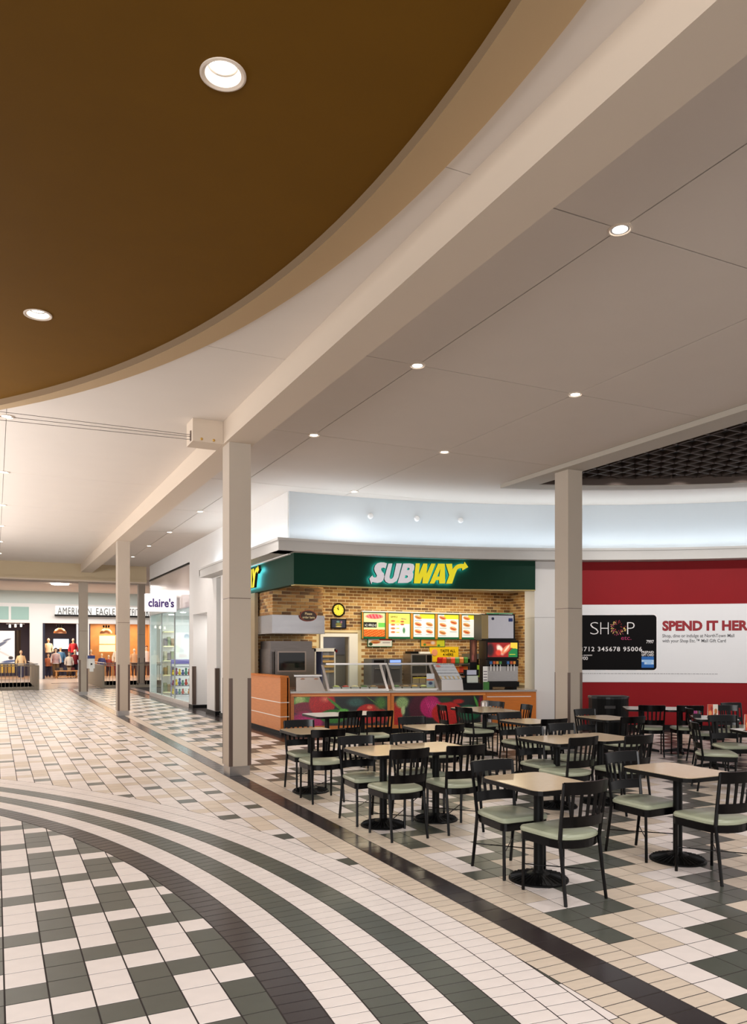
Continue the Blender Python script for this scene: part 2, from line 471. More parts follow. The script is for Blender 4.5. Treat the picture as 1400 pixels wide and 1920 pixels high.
for a, b in zip(yl[:-1], yl[1:]):
    for x0, x1 in ((-13,-8.1),(-8.1,-5.36),(-5.36,-2.6),(-2.6, .14), (.14, 3.0)):
        MB().box(x0+gq*.6, x1-gq*.6, a+gq*.6, b-gq*.6, ZC, ZC+.03).build('ceiling_panel', M_ceil, ceil)
# dropped ring and brown dish
CC = (-8.55, 4.16)
ring = MB(); N = 260
for i in range(N):
    for (ra, za, rb, zb, m_) in ((10.84, 4.80, 11.20, 4.90, 0), (11.20, 4.90, 11.20, 4.93, 0), (10.84, 4.876, 10.84, 4.80, 1)):
        t0, t1 = 2*PI*i/N, 2*PI*(i+1)/N
        ring.face([(CC[0]+ra*math.cos(t0), CC[1]+ra*math.sin(t0), za), (CC[0]+rb*math.cos(t0), CC[1]+rb*math.sin(t0), zb),
                   (CC[0]+rb*math.cos(t1), CC[1]+rb*math.sin(t1), zb), (CC[0]+ra*math.cos(t1), CC[1]+ra*math.sin(t1), za)], m_)
o = ring.build('trim_3', [M_tan, M_taupe], smooth=False); tag(o, 'tan curved ceiling ring around the brown dish', 'trim', kind='structure')
BL = [(1.115, 4.149), (.361, 7.881)]
dish = poly_mb([[(CC[0]+10.84*math.cos(2*PI*i/N), CC[1]+10.84*math.sin(2*PI*i/N)) for i in range(N)]]+[[(x+.098*math.cos(2*PI*i/32), y+.098*math.sin(2*PI*i/32)) for i in range(32)] for x, y in BL], .02)
dish.v = [(v[0], v[1], v[2]+4.886) for v in dish.v]; dish.m = [0]*len(dish.f)
o = dish.build('trim_4', M_brown); tag(o, 'brown painted round ceiling dish', 'trim', kind='structure')
# beam over the column row
o = MB().box(2.865, 3.26, -4, 30.66, 4.615, 4.932).build('trim_5', M_beam); tag(o, 'long ceiling beam over the column row', 'trim', kind='structure')
bx = thing('beam_casing', 'cream boxed casing with two brass bolts on the beam by the nearest column', 'casing', (2.65, 10.84, 4.615))
MB().box(-.21, .213, -.19, .19, 0, .315).build('casing_box', M_beam, bx)
M_brass = mat('brass', (196,158,84), rough=.35, metal=.6)
for dx in (-.09, .08): MB().xf(Matrix.Identity(4)).lathe([(.018,0),(.02,.01),(.012,.02)], 10).xf(Matrix.Translation((dx,-.19,.035)) @ Matrix.Rotation(PI/2, 4, 'X')).build('bolt', M_brass, bx)
MB().box(-.222, -.21, -.1, -.06, .02, .16).build('cable_plate', M_bronze, bx)
M_wire = mat('wire', (92,82,74), rough=.5)
for i, (zz, zl) in enumerate(((4.74, 4.62+.075), (4.715, 4.60), (4.675, 4.575))):
    o = MB().tube([(2.43, 10.76, zz-.02), (-6, 10.2+.15*i, zl-.12)], .0035, 5).build('ceiling_cable', M_wire)
    tag(o, ['highest','middle','lowest'][i]+' of the three thin cables strung left from the cream beam casing', 'cable', 'thin cables strung from the beam casing')
# soffit with black eggcrate
so = MB(); M_soff = mat('soffit_paint', (176,168,156), rough=.7)
so.prism([(8.74,-4),(9.2,-4),(9.2,11.80),(9.2,12.21),(8.74,12.35)], 4.85, 4.93)
so.arc(11.2, 11.62, 4.24, 11.5, 4.851, 4.97)
so = so.build('trim_6', M_soff); tag(so, 'dropped soffit around the black ceiling grille', 'trim', kind='structure')
M_dk = mat('void_black', (10,9,9), rough=.9); M_bar = mat('grille_bar', (58,47,40), rough=.55)
MB().arc(11.17, 11.2, 4.38, 11.5, 4.86, 5.4).build('inner_fascia', mat('fascia_brown', (84,70,62), rough=.7), so)
o = MB().box(9.1, 17, -4, 12.6, 5.6, 5.65).box(9.1, 9.2, -4, 12.3, 4.94, 5.65).build('void_box', M_dk, so)
gr = thing('ceiling_grille', 'black open-cell ceiling grille over the right of the seating', 'grille', (12, 5, 5.0))
def circ_y(x, R): return math.sqrt(max(0, R*R-(x-ARCC[0])**2))
x = 9.35
while x < 16.2:
    ye = ARCC[1]+circ_y(x, 11.17); MB().box(-.014, .014, -2-5, ye-5, -.03, .04, bottom=True).build('grille_bar', M_bar, gr, loc=(x-12, 0, 0)); x += .305
y = -1.8
while y < 11.9:
    xe = ARCC[0]+math.sqrt(max(0, 11.17**2-(y-ARCC[1])**2)); xe = min(xe, 16.3)
    if xe > 9.3: MB().box(9.2-12, xe-12, -.014, .014, -.03, .04).build('grille_bar', M_bar, gr, loc=(0, y-5, 0))
    y += .305
# far ceiling and fascia
fz = MB(); M_fas = mat('fascia_beige', (190,172,142), rough=.7)
fz.box(-8, 5.24, 30.66, 30.95, 4.40, 4.95); fz.box(-8, 5.26, 30.62, 30.98, 4.33, 4.40); fz.box(-8, 5.24, 30.64, 30.95, 4.28, 4.33, 1)
o = fz.build('trim_7', [M_fas, M_beam]); tag(o, 'beige cross beam where the ceiling steps at the far end', 'trim', kind='structure')
fc = MB().box(-9, 14, 30.95, 52, 5.2, 5.3).box(-9, 14, 39.8, 40.2, 4.95, 5.2)
o = fc.build('ceiling', mat('far_ceiling', (214,200,190), rough=.8)); tag(o, 'higher ceiling over the far opening', 'ceiling', kind='structure')
# ------------------------------------------------------------------ walls
lw = MB()
lw.box(5.3, 5.6, 14.79, 30.3, 4.36, 4.93); lw.box(5.3, 5.6, 14.79, 23.58, 3.66, 4.36)
lw.box(5.3, 5.6, 18.6, 19.95, 0, 3.66)
lw.box(5.34, 5.9, 20.55, 21.41, .1, 3.66); lw.box(5.3,5.6,20.4,21.41,.1,3.66)
lw.box(5.3, 5.7, 23.09, 23.58, 0, 3.66); lw.box(5.3, 5.6, 21.41, 23.09, 2.79, 3.66)
lw.box(5.3, 5.55, 30.24, 30.34, 0, 4.4)
lw.box(5.3,5.5,23.58,30.24,4.36,4.4)
o = lw.build('wall_left', M_wallw); tag(o, 'white corridor wall with shopfronts on the right of the walkway', 'wall', kind='structure')
rc = MB().box(6.7, 6.8, 21.2, 23.3, 0, 2.9).box(5.91, 6.7, 21.3, 21.41, 0, 2.85).box(5.7,6.7,23.09,23.2,0,2.85).box(5.6,6.7,21.3,23.2,2.79,2.9)
o = rc.build('door_1', M_wallw); tag(o, 'white recessed passage beside the glass shopfront', 'doorway', kind='structure')
o = MB().box(5.6, 6.2, 19.95, 20.4, 0, 3.66).build('wall_recess', mat('teal_grey', (112,124,116), rough=.6)); tag(o, 'grey green reveal between the white piers', 'wall', kind='structure')
bb = MB()
for y0,y1 in ((20.4,21.41),(18.6,19.95)): bb.box(5.27, 5.62, y0-.0, y1+.02, 0, .1)
bb.box(5.28, 5.72, 23.06, 23.6, 0, .1); 
o = bb.build('baseboard_left', M_black); tag(o, 'black base along the left piers', 'baseboard', kind='structure')
uw = MB().arc(13.6, 13.9, -.33, 12.8, 3.70, 4.93)
o = uw.build('wall_upper', mat('upper_wall_paint', (205,211,215), rough=.75)); tag(o, 'pale curved upper wall lit by the cove', 'wall', kind='structure')
le = MB(); M_led = mat('ledge_paint', (190,188,185), rough=.6)
for R0, R1, z0, z1 in ((13.22, 13.75, 3.68, 3.72), (13.22, 13.30, 3.72, 3.88), (13.20, 13.24, 3.88, 3.93)): le.arc(R0, R1, -.705, 12.8, z0, z1)
le.box(4.95, 5.3, 14.36, 20.85, 3.68, 3.72); le.box(5.0, 5.55, 14.38, 14.95, 3.682, 3.71); le.box(4.95, 5.03, 14.36, 20.85, 3.72, 3.88); le.box(4.93, 4.97, 14.34, 20.87, 3.88, 3.93)
le.box(4.95,5.3,20.78,20.85,3.72,3.88)
o = le.build('trim_8', M_led); tag(o, 'projecting light cove ledge above the shopfronts', 'trim', kind='structure')
rw = MB(); M_red = mat('red_paint', (132,6,16), rough=.6, spec=.25, noise=.03, nscale=2)
rw.arc(13.6, 13.9, 5.7, 12.8, 0, 3.675)
o = rw.build('wall_right', M_red); tag(o, 'deep red curved wall of the food court', 'wall', kind='structure')
o = MB().arc(13.57, 13.6, 5.7, 12.8, 0, .1).build('baseboard_right', M_black); tag(o, 'black base along the red wall', 'baseboard', kind='structure')
pw = MB().arc(13.5, 14.3, 5.12, 5.75, 0, 2.445, 0).arc(13.5, 14.3, 5.12, 5.75, 2.455, 3.46).arc(13.56,14.3,5.12,5.75,3.46,3.68).arc(13.52,14.3,5.13,5.74,2.445,2.455)
o = pw.build('wall_pier', M_wallw); tag(o, 'white pier between the sandwich shop and the red wall', 'wall', kind='structure')
# ------------------------------------------------------------------ columns
def column(x0, y0, w_, dpt, z1, label):
    t = thing('column', label, 'column', (x0+w_/2, y0+dpt/2, 0), group='square cream columns')
    hx, hy = w_/2, dpt/2
    MB().box(-hx+.012, hx-.012, -hy+.012, hy-.012, 0, .13).build('steel_base', M_steel, t)
    MB().box(-hx, hx, -hy, hy, .13, 2.455).build('lower_cladding', M_col, t)
    MB().box(-hx+.004, hx-.004, -hy+.004, hy-.004, 2.455, 2.465).build('joint', M_bronze, t)
    MB().box(-hx, hx, -hy, hy, 2.465, z1).build('upper_cladding', M_col, t)
    for sx in (-1, 1):
        for sy in (-1, 1):
            g = MB(); a, b = sx*hx, sy*hy
            g.box(min(a+sx*.003, a-sx*.05), max(a+sx*.003, a-sx*.05), min(b, b+sy*.003), max(b, b+sy*.003), .131, 1.35)
            g.box(min(a, a+sx*.003), max(a, a+sx*.003), min(b, b-sy*.012), max(b, b-sy*.012), .131, 1.35)
            g.build('corner_guard', M_bronze, t)
    return t
column(2.905, 10.49, .31, .34, 4.615, 'nearest square cream column, tallest in the photo, beside the seating')
column(2.905, 21.3, .31, .34, 4.615, 'second square cream column back along the dark floor stripe')
column(2.905, 31.6, .31, .34, 5.2, 'third square cream column back, with the white dispenser on it')
column(8.86, 10.53, .31, .35, 4.851, 'square cream column rising among the tables before the red wall')
column(6.18, 38.3, .31, .34, 5.2, 'farthest and thinnest cream column, left of the purple shop sign')
# corner guards on the left piers
for (y, l) in ((23.05, 'on the white pier right of the glass shopfront'), (20.38, 'on the white pier nearest the sandwich shop')):
    o = MB().box(5.28, 5.38, y-.012, y-.002, .11, 1.25).box(5.28, 5.29, y-.012, y+.12, .11, 1.25).build('corner_guard', M_bronze); tag(o, 'bronze corner guard '+l, 'corner guard', 'corner guards on the piers')
D2 = math.radians
# ------------------------------------------------------------------ downlights
M_lamp = mat('lamp_face', (255,250,240), rough=.5, emit=9); M_trimr = mat('light_trim', (222,206,190), rough=.4); M_refl = mat('light_reflector', (214,214,216), rough=.3, metal=.3)
def downlight(x, y, z, r, energy, label, group, color=(1,.955,.915), angle=125):
    t = thing('ceiling_downlight', label, 'ceiling light', (x, y, z), group=group)
    MB().lathe([(r, -.001), (r*1.0, -.007), (r*.86, -.012), (r*.78, -.004), (r*.78, -.001)], 28, cap=False).build('trim_ring', M_trimr, t, smooth=True)
    MB().lathe([(r*.78, -.004), (r*.62, -.0035)], 28, cap=False).build('reflector', M_refl, t, smooth=True)
    MB().lathe([(r*.62, -.004), (r*.3, -.006), (.001, -.007)], 24, cap=False).build('lamp', M_lamp, t)
    l = bpy.data.lights.new('downlight_beam', 'SPOT'); l.energy = energy; l.color = color; l.spot_size = math.radians(angle); l.spot_blend = .9; l.shadow_soft_size = .06
    o = bpy.data.objects.new('downlight_beam', l); COL.objects.link(o); o.parent = t; o.location = (0, 0, -.03)
    return t
def deep_downlight(x, y, z, r, energy, label, group):
    t = thing('ceiling_downlight', label, 'ceiling light', (x, y, z), group=group)
    MB().lathe([(r*1.0, -.0005), (r*1.0, -.007), (r*.92, -.010), (r*.78, -.002), (r*.76, .012)], 36, cap=False).build('trim_ring', M_trimr, t, smooth=True)
    MB().lathe([(r*.76, .012), (r*.72, .03), (r*.66, .045)], 32, cap=False).build('reflector', M_refl, t, smooth=True)
    MB().lathe([(r*.50, .044), (.001, .045)], 24, cap=False).build('lamp', M_lamp, t)
    l = bpy.data.lights.new('downlight_beam', 'SPOT'); l.energy = energy; l.color = (1,.95,.9); l.spot_size = math.radians(125); l.spot_blend = .9; l.shadow_soft_size = .05
    o = bpy.data.objects.new('downlight_beam', l); COL.objects.link(o); o.parent = t; o.location = (0, 0, -.015)
    return t
deep_downlight(1.115, 4.149, 4.876, .125, 75, 'large round downlight in the brown ceiling dish, the biggest one', 'downlights in the brown dish')
deep_downlight(.361, 7.881, 4.876, .125, 75, 'smaller looking downlight at the left edge of the brown ceiling dish', 'downlights in the brown dish')
lx = [(4.25, 1.3), (4.25, 4.46), (4.25, 7.59), (4.25, 10.72), (4.25, 14.28), (4.25, 17.8), (4.25, 21.3), (4.25, 24.4), (4.25, 27.5)]
nth = ['nearest overhead', 'first (nearest in view)', 'second', 'third', 'fourth', 'fifth', 'sixth', 'seventh', 'eighth']
for i, (x, y) in enumerate(lx): downlight(x, y, ZC-.002, .09, 62, nth[i]+' downlight of the row along the corridor side of the seating ceiling', 'downlights over the seating, corridor row')
for i, y in enumerate((1.3, 4.46, 7.59, 10.72, 14.2)): downlight(6.5, y, ZC-.002, .09, (14 if y > 14 else 62), ['hidden','out of frame','large bright','middle','faint farthest'][i]+' downlight of the inner row over the seating', 'downlights over the seating, inner row')
for i, y in enumerate((11.70, 15.39, 18.9, 22.1, 25.3, 28.4)): downlight(.14, y, ZC-.002, .10, 42, ['nearest, half hidden by the brown ring,','second','third','fourth','fifth','farthest'][i]+' downlight of the row at the left edge', 'downlights over the corridor')
t = thing('ceiling_downlight', 'wide bright ceiling lamp above the far clothing shop', 'ceiling light', (3.05, 43.5, 5.18))
MB().lathe([(.45,.0),(.42,-.05),(.001,-.06)], 24, cap=False).build('lamp', M_lamp, t)
# unseen spots added by the grille to brighten the red wall and banner
for s_ in (6.2, 7.6, 9.0, 10.4, 11.8):
    x, y = arcp(s_, 10.7)
    l = bpy.data.lights.new('wall_fill_spot', 'SPOT'); l.energy = 76; l.color = NEUT; l.spot_size = D2(84); l.spot_blend = .8; l.shadow_soft_size = .08
    o = bpy.data.objects.new('wall_fill_spot', l); COL.objects.link(o); o.location = (x, y, 4.93)
    tx, ty = arcp(s_, 13.6); o.rotation_euler = (Vector((tx, ty, 1.7))-Vector((x, y, 4.93))).to_track_quat('-Z', 'Y').to_euler()
# fixture cups on the curved upper wall
for i, (s_, z_) in enumerate(((1.445, 4.55), (2.487, 4.55), (3.476, 4.55))):
    mb = MB().lathe([(.06, 0), (.06, .03), (.045, .05), (.001, .055)], 18, cap=False); mb.v = [(v[0], v[1], v[2]) for v in mb.v]; on_arc(mb, s_, z_)
    tag(mb.build('round_fixture', M_wallw, smooth=True), ['left','middle','right'][i]+' of three small white round caps on the curved upper wall', 'fixture', 'round caps on the upper wall')
# ------------------------------------------------------------------ chairs
M_chair = mat('chair_black', (3,2,3), rough=.22, spec=.22)
M_vinyl = mat('sage_vinyl', (160,165,142), rough=.3, noise=.05, nscale=6)
M_edge = mat('table_edge_black', (9,8,8), rough=.35, spec=.25)
M_lam = mat('table_laminate', (205,182,150), rough=.16, noise=.03, nscale=30, spec=.6)
M_lamw = mat('table_laminate_pale', (228,224,218), rough=.2, noise=.02, nscale=30)
M_iron = mat('cast_iron_black', (5,5,5), rough=.45, spec=.2)
def posty(z):
    return -.25+(.06*z/.44) if z < .44 else -.19-(z-.44)/.39*.06
def rail(mb, z0, z1, hw, sag, th=.016, n=12):
    rows = []
    for i in range(n+1):
        u = -1+2*i/n; x = u*hw; sg = -sag*(1-u*u)
        r = []
        for (z, dy) in ((z0, 0), (z1, 0), (z1, -th), (z0, -th)): r.append((x, posty(z)+sg+dy+.004, z))
        rows.append(r)
    k = len(mb.v); mb.grid(rows, 0, True)
    mb.f.append((k+3,k+2,k+1,k)); mb.m.append(0); e = k+4*n; mb.f.append((e,e+1,e+2,e+3)); mb.m.append(0)
def seat_outline(g=0, n=8):
    P = []
    for cx, cy, a0 in ((.165+0, .165, 0), (-.165, .165, PI/2)):
        for i in range(5):
            a = a0+PI/2*i/4; P.append((cx+(.045+g)*math.cos(a), cy+(.045+g)*math.sin(a)))
    P.append((-.195-g, -.10))
    for i in range(n+1):
        u = -1+2*i/n; P.append((u*(.175+g), -.175-(.06)*(1-u*u)-g))
    P.append((.195+g, -.10))
    return P
def make_chair():
    t = thing('dining_chair', 'x', 'chair')
    for sx in (-1, 1):
        MB().tube([(sx*.190, .185, 0), (sx*.190, .18, .40)], .0125, 6).build('leg', M_chair, t)
        MB().tube([(sx*.188, -.255, 0), (sx*.183, -.222, .22), (sx*.182, -.19, .44)], [.0125,.0135,.015], 6).build('leg', M_chair, t)
        MB().tube([(sx*.182, -.19, .42), (sx*.190, posty(.6), .6), (sx*.200, posty(.838), .838)], [.015,.0135,.012], 6).build('back_post', M_chair, t)
    m = MB().prism(seat_outline(.002), .375, .43); m.build('seat_frame', M_chair, t)
    c = MB(); o1 = seat_outline(.006); n = len(o1)
    rows = []
    for (g, z) in ((-.006,.43),(.008,.438),(.010,.455),(.0,.470),(-.03,.478)):
        rows.append([(p[0], p[1], z) for p in seat_outline(g)])
    c.grid(rows, 0, True); k = len(c.v); c.f.append(tuple(range(k-n, k))); c.m.append(0)
    c.build('seat_cushion', M_vinyl, t, smooth=True)
    m = MB(); rail(m, .755, .845, .200, .045); m.build('top_rail', M_chair, t, smooth=True)
    m = MB(); rail(m, .525, .60, .186, .042); m.build('lower_rail', M_chair, t, smooth=True)
    for q in range(5):
        u = (-2+q)*.33; m = MB(); sg0 = -.042*(1-u*u); x0, x1 = u*.186, u*.2
        y0, y1 = posty(.59)+sg0, posty(.765)+sg0
        w_ = .012
        m.v = [(x0-w_,y0,.59),(x0+w_,y0,.59),(x1+w_,y1,.765),(x1-w_,y1,.765),(x0-w_,y0-.009,.59),(x0+w_,y0-.009,.59),(x1+w_,y1-.009,.765),(x1-w_,y1-.009,.765)]
        m.f = [(0,1,2,3),(7,6,5,4),(1,5,6,2),(4,0,3,7)]; m.m = [0]*4
        m.build('back_slat', M_chair, t)
    MB().tube([(-.19,.18,.19),(.186,-.228,.19)], .0045, 5).build('stretcher', M_chair, t)
    MB().tube([(.19,.18,.195),(-.186,-.228,.195)], .0045, 5).build('stretcher', M_chair, t)
    return t
chair0 = make_chair(); used = [False]
def chair(x, y, rz, label, group='black slat-back dining chairs'):
    if not used[0]:
        used[0] = True; chair0.location = (x, y, 0); chair0.rotation_euler = (0,0,rz); chair0['label'] = label; chair0['group'] = group; return chair0
    return dup(chair0, (x, y, 0), rz, label, group)
# ------------------------------------------------------------------ tables
def rrect(hx, hy, r, n=4):
    P = []
    for sx, sy, a0 in ((1,1,0),(-1,1,PI/2),(-1,-1,PI),(1,-1,1.5*PI)):
        for i in range(n+1):
            a = a0+PI/2*i/n; P.append((sx*(hx-r)+r*math.cos(a), sy*(hy-r)+r*math.sin(a)))
    return P
def table(x, y, rz, label, hx=.297, hy=.37, lam=None, foot='round', cat='table', h=.75):
    t = thing('dining_table', label, cat, (x, y, 0), rz, 'pedestal dining tables')
    MB().prism(rrect(hx, hy, .085), h-.036, h-.004, bev=0).build('edge_band', M_edge, t)
    MB().prism(rrect(hx-.009, hy-.009, .08), h-.0045, h).build('tabletop', lam or M_lam, t)
    MB().lathe([(.037, .03), (.037, h-.045)], 16).build('pedestal', M_iron, t, smooth=True)
    MB().box(-.16,.16,-.025,.025,h-.05,h-.036).box(-.025,.025,-.16,.16,h-.05,h-.036).build('top_bracket', M_iron, t)
    if foot == 'round':
        b = MB().lathe([(.225,0),(.225,.012),(.215,.018),(.10,.045),(.05,.06),(.037,.075)], 36)
        for q in range(32):
            a = 2*PI*q/32; ca, sa = math.cos(a), math.sin(a); nx, ny = -sa*.004, ca*.004
            p = lambda r, z: (r*ca, r*sa, z)
            k = len(b.v); b.v += [(.21*ca-nx,.21*sa-ny,.0185),(.21*ca+nx,.21*sa+ny,.0185),(.09*ca+nx,.09*sa+ny,.0475),(.09*ca-nx,.09*sa-ny,.0475),(.21*ca,.21*sa,.028),(.09*ca,.09*sa,.055)]
            b.f += [(k,k+4,k+5,k+3),(k+4,k+1,k+2,k+5),(k,k+1,k+4)]; b.m += [0]*3
        b.build('base_plate', M_iron, t)
    else:
        for a in (0, PI/2):
            b = MB()
            rows = [[(u, -.035+.017*abs(u)/.28, z0), (u, .035-.017*abs(u)/.28, z0), (u, .035-.017*abs(u)/.28, z1), (u, -.035+.017*abs(u)/.28, z1)] for u, z0, z1 in ((-.28,.0,.03),(-.25,.005,.045),(0,.03,.09),(.25,.005,.045),(.28,0,.03))]
            b.grid(rows, 0, True); b.f += [(3,2,1,0),(16,17,18,19)]; b.m += [0,0]
            b.xf(Matrix.Rotation(a, 4, 'Z')).build('foot', M_iron, t)
    return t
D = math.radians
table(3.72, 4.76, 0, 'beige table nearest the camera, in front of all others')
table(5.10, 4.69, 0, 'beige table at the right edge, nearest on that side')
table(5.63, 6.88, 0, 'left one of the paired beige tables behind the front table')
table(6.235, 6.86, 0, 'right one of the paired beige tables behind the front table')
table(3.475, 6.90, 0, 'left one of the joined beige tables near the dark floor stripe')
table(4.08, 6.90, 0, 'right one of the joined beige tables near the dark floor stripe')
table(3.50, 8.94, 0, 'leftmost beige table, nearest to the tallest column')
table(5.09, 8.68, D(-4), 'beige table behind the joined pair, in front of the vegetable picture')
table(4.60, 11.06, 0, 'left pale-topped table of the pair before the vegetable picture', lam=M_lamw)
table(5.205, 11.06, 0, 'right pale-topped table of the pair before the vegetable picture', lam=M_lamw)
table(7.36, 10.85, D(-6), 'larger beige table before the wooden counter end, four chairs round it', hx=.38, hy=.58)
table(6.72, 8.80, 0, 'beige table left of the column that stands among the tables')
table(8.08, 8.77, D(-3), 'grey-lit beige table in front of the black waste bin')
table(9.95, 9.92, D(-38), 'left white-topped table of the pair before the red wall', lam=M_lamw, foot='cross')
table(10.43, 9.54, D(-38), 'right white-topped table of the pair before the red wall', lam=M_lamw, foot='cross')
table(9.50, 8.06, D(-41), 'white-topped table holding the farther menu card', lam=M_lamw, foot='cross')
table(8.50, 6.44, D(-20), 'table at the right edge holding the nearer menu card', lam=M_lamw)
CH = [(3.66,4.43,3,'black slat-back chair with its back to the camera, nearest of all chairs'),
(3.655,5.03,180,'black chair facing the camera on the far side of the front beige table'),
(5.02,4.27,-2,'black chair cut by the right edge, back to the camera, at the right front table'),
(4.98,4.94,184,'black chair facing the camera at the far side of the right front table'),
(3.41,6.49,1,'black chair with its back to the camera at the left joined beige table'),
(3.40,7.13,180,'black chair facing the camera at the left joined beige table'),
(4.03,6.48,-3,'black chair with its back to the camera at the right joined beige table'),
(4.01,7.12,181,'black chair facing the camera at the right joined beige table'),
(3.42,8.40,-3,'black chair with its back to the camera at the leftmost table'),
(3.50,9.10,180,'black chair facing the camera at the leftmost table'),
(4.95,8.30,2,'black chair with its back to the camera at the table behind the joined pair'),
(5.03,8.90,178,'black chair facing the camera at the table behind the joined pair'),
(4.67,10.67,10,'left black chair before the left panel of the vegetable picture'),
(5.16,10.53,-8,'right black chair before the left panel of the vegetable picture'),
(5.47,6.53,5,'black chair with its back to the camera at the left paired table'),
(5.60,7.08,182,'black chair facing the camera at the left paired table'),
(6.12,6.40,2,'black chair with its back to the camera at the right paired table'),
(6.23,7.28,180,'black chair facing the camera at the right paired table'),
(6.58,8.33,-2,'black chair with its back to the camera, left of the column among tables'),
(6.63,8.90,180,'black chair facing the camera, left of the column among tables'),
(6.87,10.37,-84,'nearer black chair on the left side of the larger four-chair table'),
(6.84,10.92,-100,'farther black chair on the left side of the larger four-chair table'),
(7.60,11.18,97,'farther black chair on the right side of the larger four-chair table'),
(7.60,10.40,78,'nearer black chair on the right side of the larger four-chair table'),
(7.76,8.13,-4,'black chair with its back to the camera in front of the waste bin table'),
(8.06,8.95,180,'black chair facing the camera just right of the column, before the waste bin'),
(9.76,9.55,-40,'left black chair at the white tables before the red wall'),
(10.25,9.25,-34,'right black chair at the white tables before the red wall'),
(9.86,8.50,-125,'black chair turned sideways behind the table with the farther menu card'),
(10.52,8.60,150,'black chair facing left behind the table with the farther menu card'),
(8.91,7.27,158,'black chair facing the camera behind the table with the nearer menu card'),
(8.10,6.84,-128,'black chair turned right beside the table with the nearer menu card'),
(11.2,8.95,170,'black chair at the right edge, nearest to the red wall there')]
for (x, y, a, l) in CH: chair(x, y, D(a), l)
# ------------------------------------------------------------------ menu cards and caddies on tables
def card_paint(U, V):
    c = np.ones(U.shape+(3,))*np.array([236,226,214.])
    c = mixc(c, (U < .5).astype(float), (206,70,38)); c = mixc(c, blob(U, V, .2, .35, .16, .22), (232,160,96)); c = mixc(c, blob(U, V, .36, .7, .12, .16), (150,30,24))
    c = mixc(c, blob(U, V, .78, .5, .18, .2), (196,120,62)); c = mixc(c, blob(U, V, .7, .25, .14, .1), (120,70,40)); return c
MP = mat_paint('printed_card', .35)
for (x, y, a, l) in ((9.40,8.0,-30,'white and orange menu card standing on the farther white table'), (8.36,6.56,-22,'white and orange menu card at the right edge on the nearer table')):
    t = thing('menu_card', l, 'menu card', (x, y, .7505), D(a))
    for sgn in (1, -1):
        def pl(mb, sgn=sgn): mb.v = [((v[0]-.07)*sgn, -sgn*(.022-.015*v[1]/.2), v[1]) for v in mb.v]
        paint_panel('card_face', .14, .2, 14, 20, card_paint, MP, pl, t)
    MB().box(-.075,.075,-.03,.03,0,.004).build('card_foot', M_edge, t)
t = thing('condiment_caddy', 'black caddy of pink and brown sweetener packets on the farther white table', 'caddy', (9.24, 8.14, .7505), D(-40))
MB().box(-.05,.05,-.04,.04,0,.06).build('holder', M_edge, t)
for i, c in enumerate(((176,60,130),(200,80,150),(110,80,60),(96,110,120))): MB().box(-.042+.022*i,-.026+.022*i,-.03,.03,.061,.10).build('packets', mat('packet%d' % i, c, rough=.6), t)
# ------------------------------------------------------------------ waste receptacle
wb = thing('waste_bin', 'tall black rounded waste receptacle before the red wall', 'waste bin', (10.18, 10.95, 0), D(-26))
pf = [(-.30,.22),(-.31,-.05)]+[(-.31+.62*i/10, -.05-.22*math.sin(PI*i/10)**.7) for i in range(1,10)]+[(.31,-.05),(.30,.22)]
pf = [(a_*1.08, b_) for a_, b_ in pf]
MB().prism(pf, .0, .85).build('body', mat('bin_black', (7,7,7), rough=.5, spec=.15), wb)
MB().prism([(p[0]*1.04, p[1]*1.04) for p in pf], .85, .895, bev=.012).build('lid', mat('bin_lid', (14,13,13), rough=.35), wb)
MB().box(-.17,.02,-.29,-.262,.68,.73).build('push_flap', mat('bin_flap', (70,68,68), rough=.3), wb)
sb = thing('steel_bin', 'small grey steel bin standing against the counter behind the tables', 'bin', (9.10, 13.35, 0))
MB().lathe([(.12,0),(.12,.66),(.11,.68),(.06,.70)], 20).build('body', M_steel, sb, smooth=True)
# ------------------------------------------------------------------ sandwich shop shell
M_green = mat('sign_green', (0,50,34), rough=.5, spec=.2); M_brass_trim = mat('pale_trim', (190,170,110), rough=.4)
fa = MB().arc(13.45, 13.6, -.29, 5.12, 3.05, 3.68); fa.box(5.36, 5.5, 14.75, 18.6, 3.05, 3.68)
fa = fa.build('shop_fascia', M_green); tag(fa, 'dark green sign band over the sandwich shop', 'fascia', kind='structure')
MB().arc(13.44, 13.62, -.28, 5.12, 3.03, 3.05).build('trim_strip', M_brass_trim, fa)
MI = mat('shop_inner', (150,132,104), rough=.8)
sh = MB()
sh.box(5.4, 7.12, 17.47, 17.6, -.1, 3.5); sh.box(7.84, 13.2, 17.47, 17.6, -.1, 3.5); sh.box(7.12, 7.84, 17.47, 17.6, 2.08, 3.5); sh.box(6.3,9,19.2,19.3,0,3.5); sh.box(6.2,6.3,17.6,19.3,0,3.5); sh.box(9,9.1,17.6,19.3,0,3.5); sh.box(6.3,9,17.6,19.3,-.05,-.004); sh.box(12.67, 12.8, 13.6, 17.47, -.1, 3.5)
sh.box(5.5, 13.2, 18.0, 19.0, 3.4, 3.5)
cpl = MB().box(5.5, 12.7, 15.1, 17.5, 3.36, 3.42).arc(13.6, 14.6, .1, 5.4, 3.36, 3.42)
sh.box(5.44, 5.5, 17.7, 18.6, 0, 3.05)
sh.box(5.36,5.44,17.2,17.7,0,3.05)
sh.box(5.46, 12.7, 14.0, 17.5, -.05, -.004)
sh = sh.build('wall_back', MI); tag(sh, 'back shell of the sandwich shop', 'wall', kind='structure')
o = cpl.build('ceiling', mat('shop_ceiling', (210,200,180), rough=.8)); tag(o, 'ceiling inside the sandwich shop', 'ceiling', kind='structure')
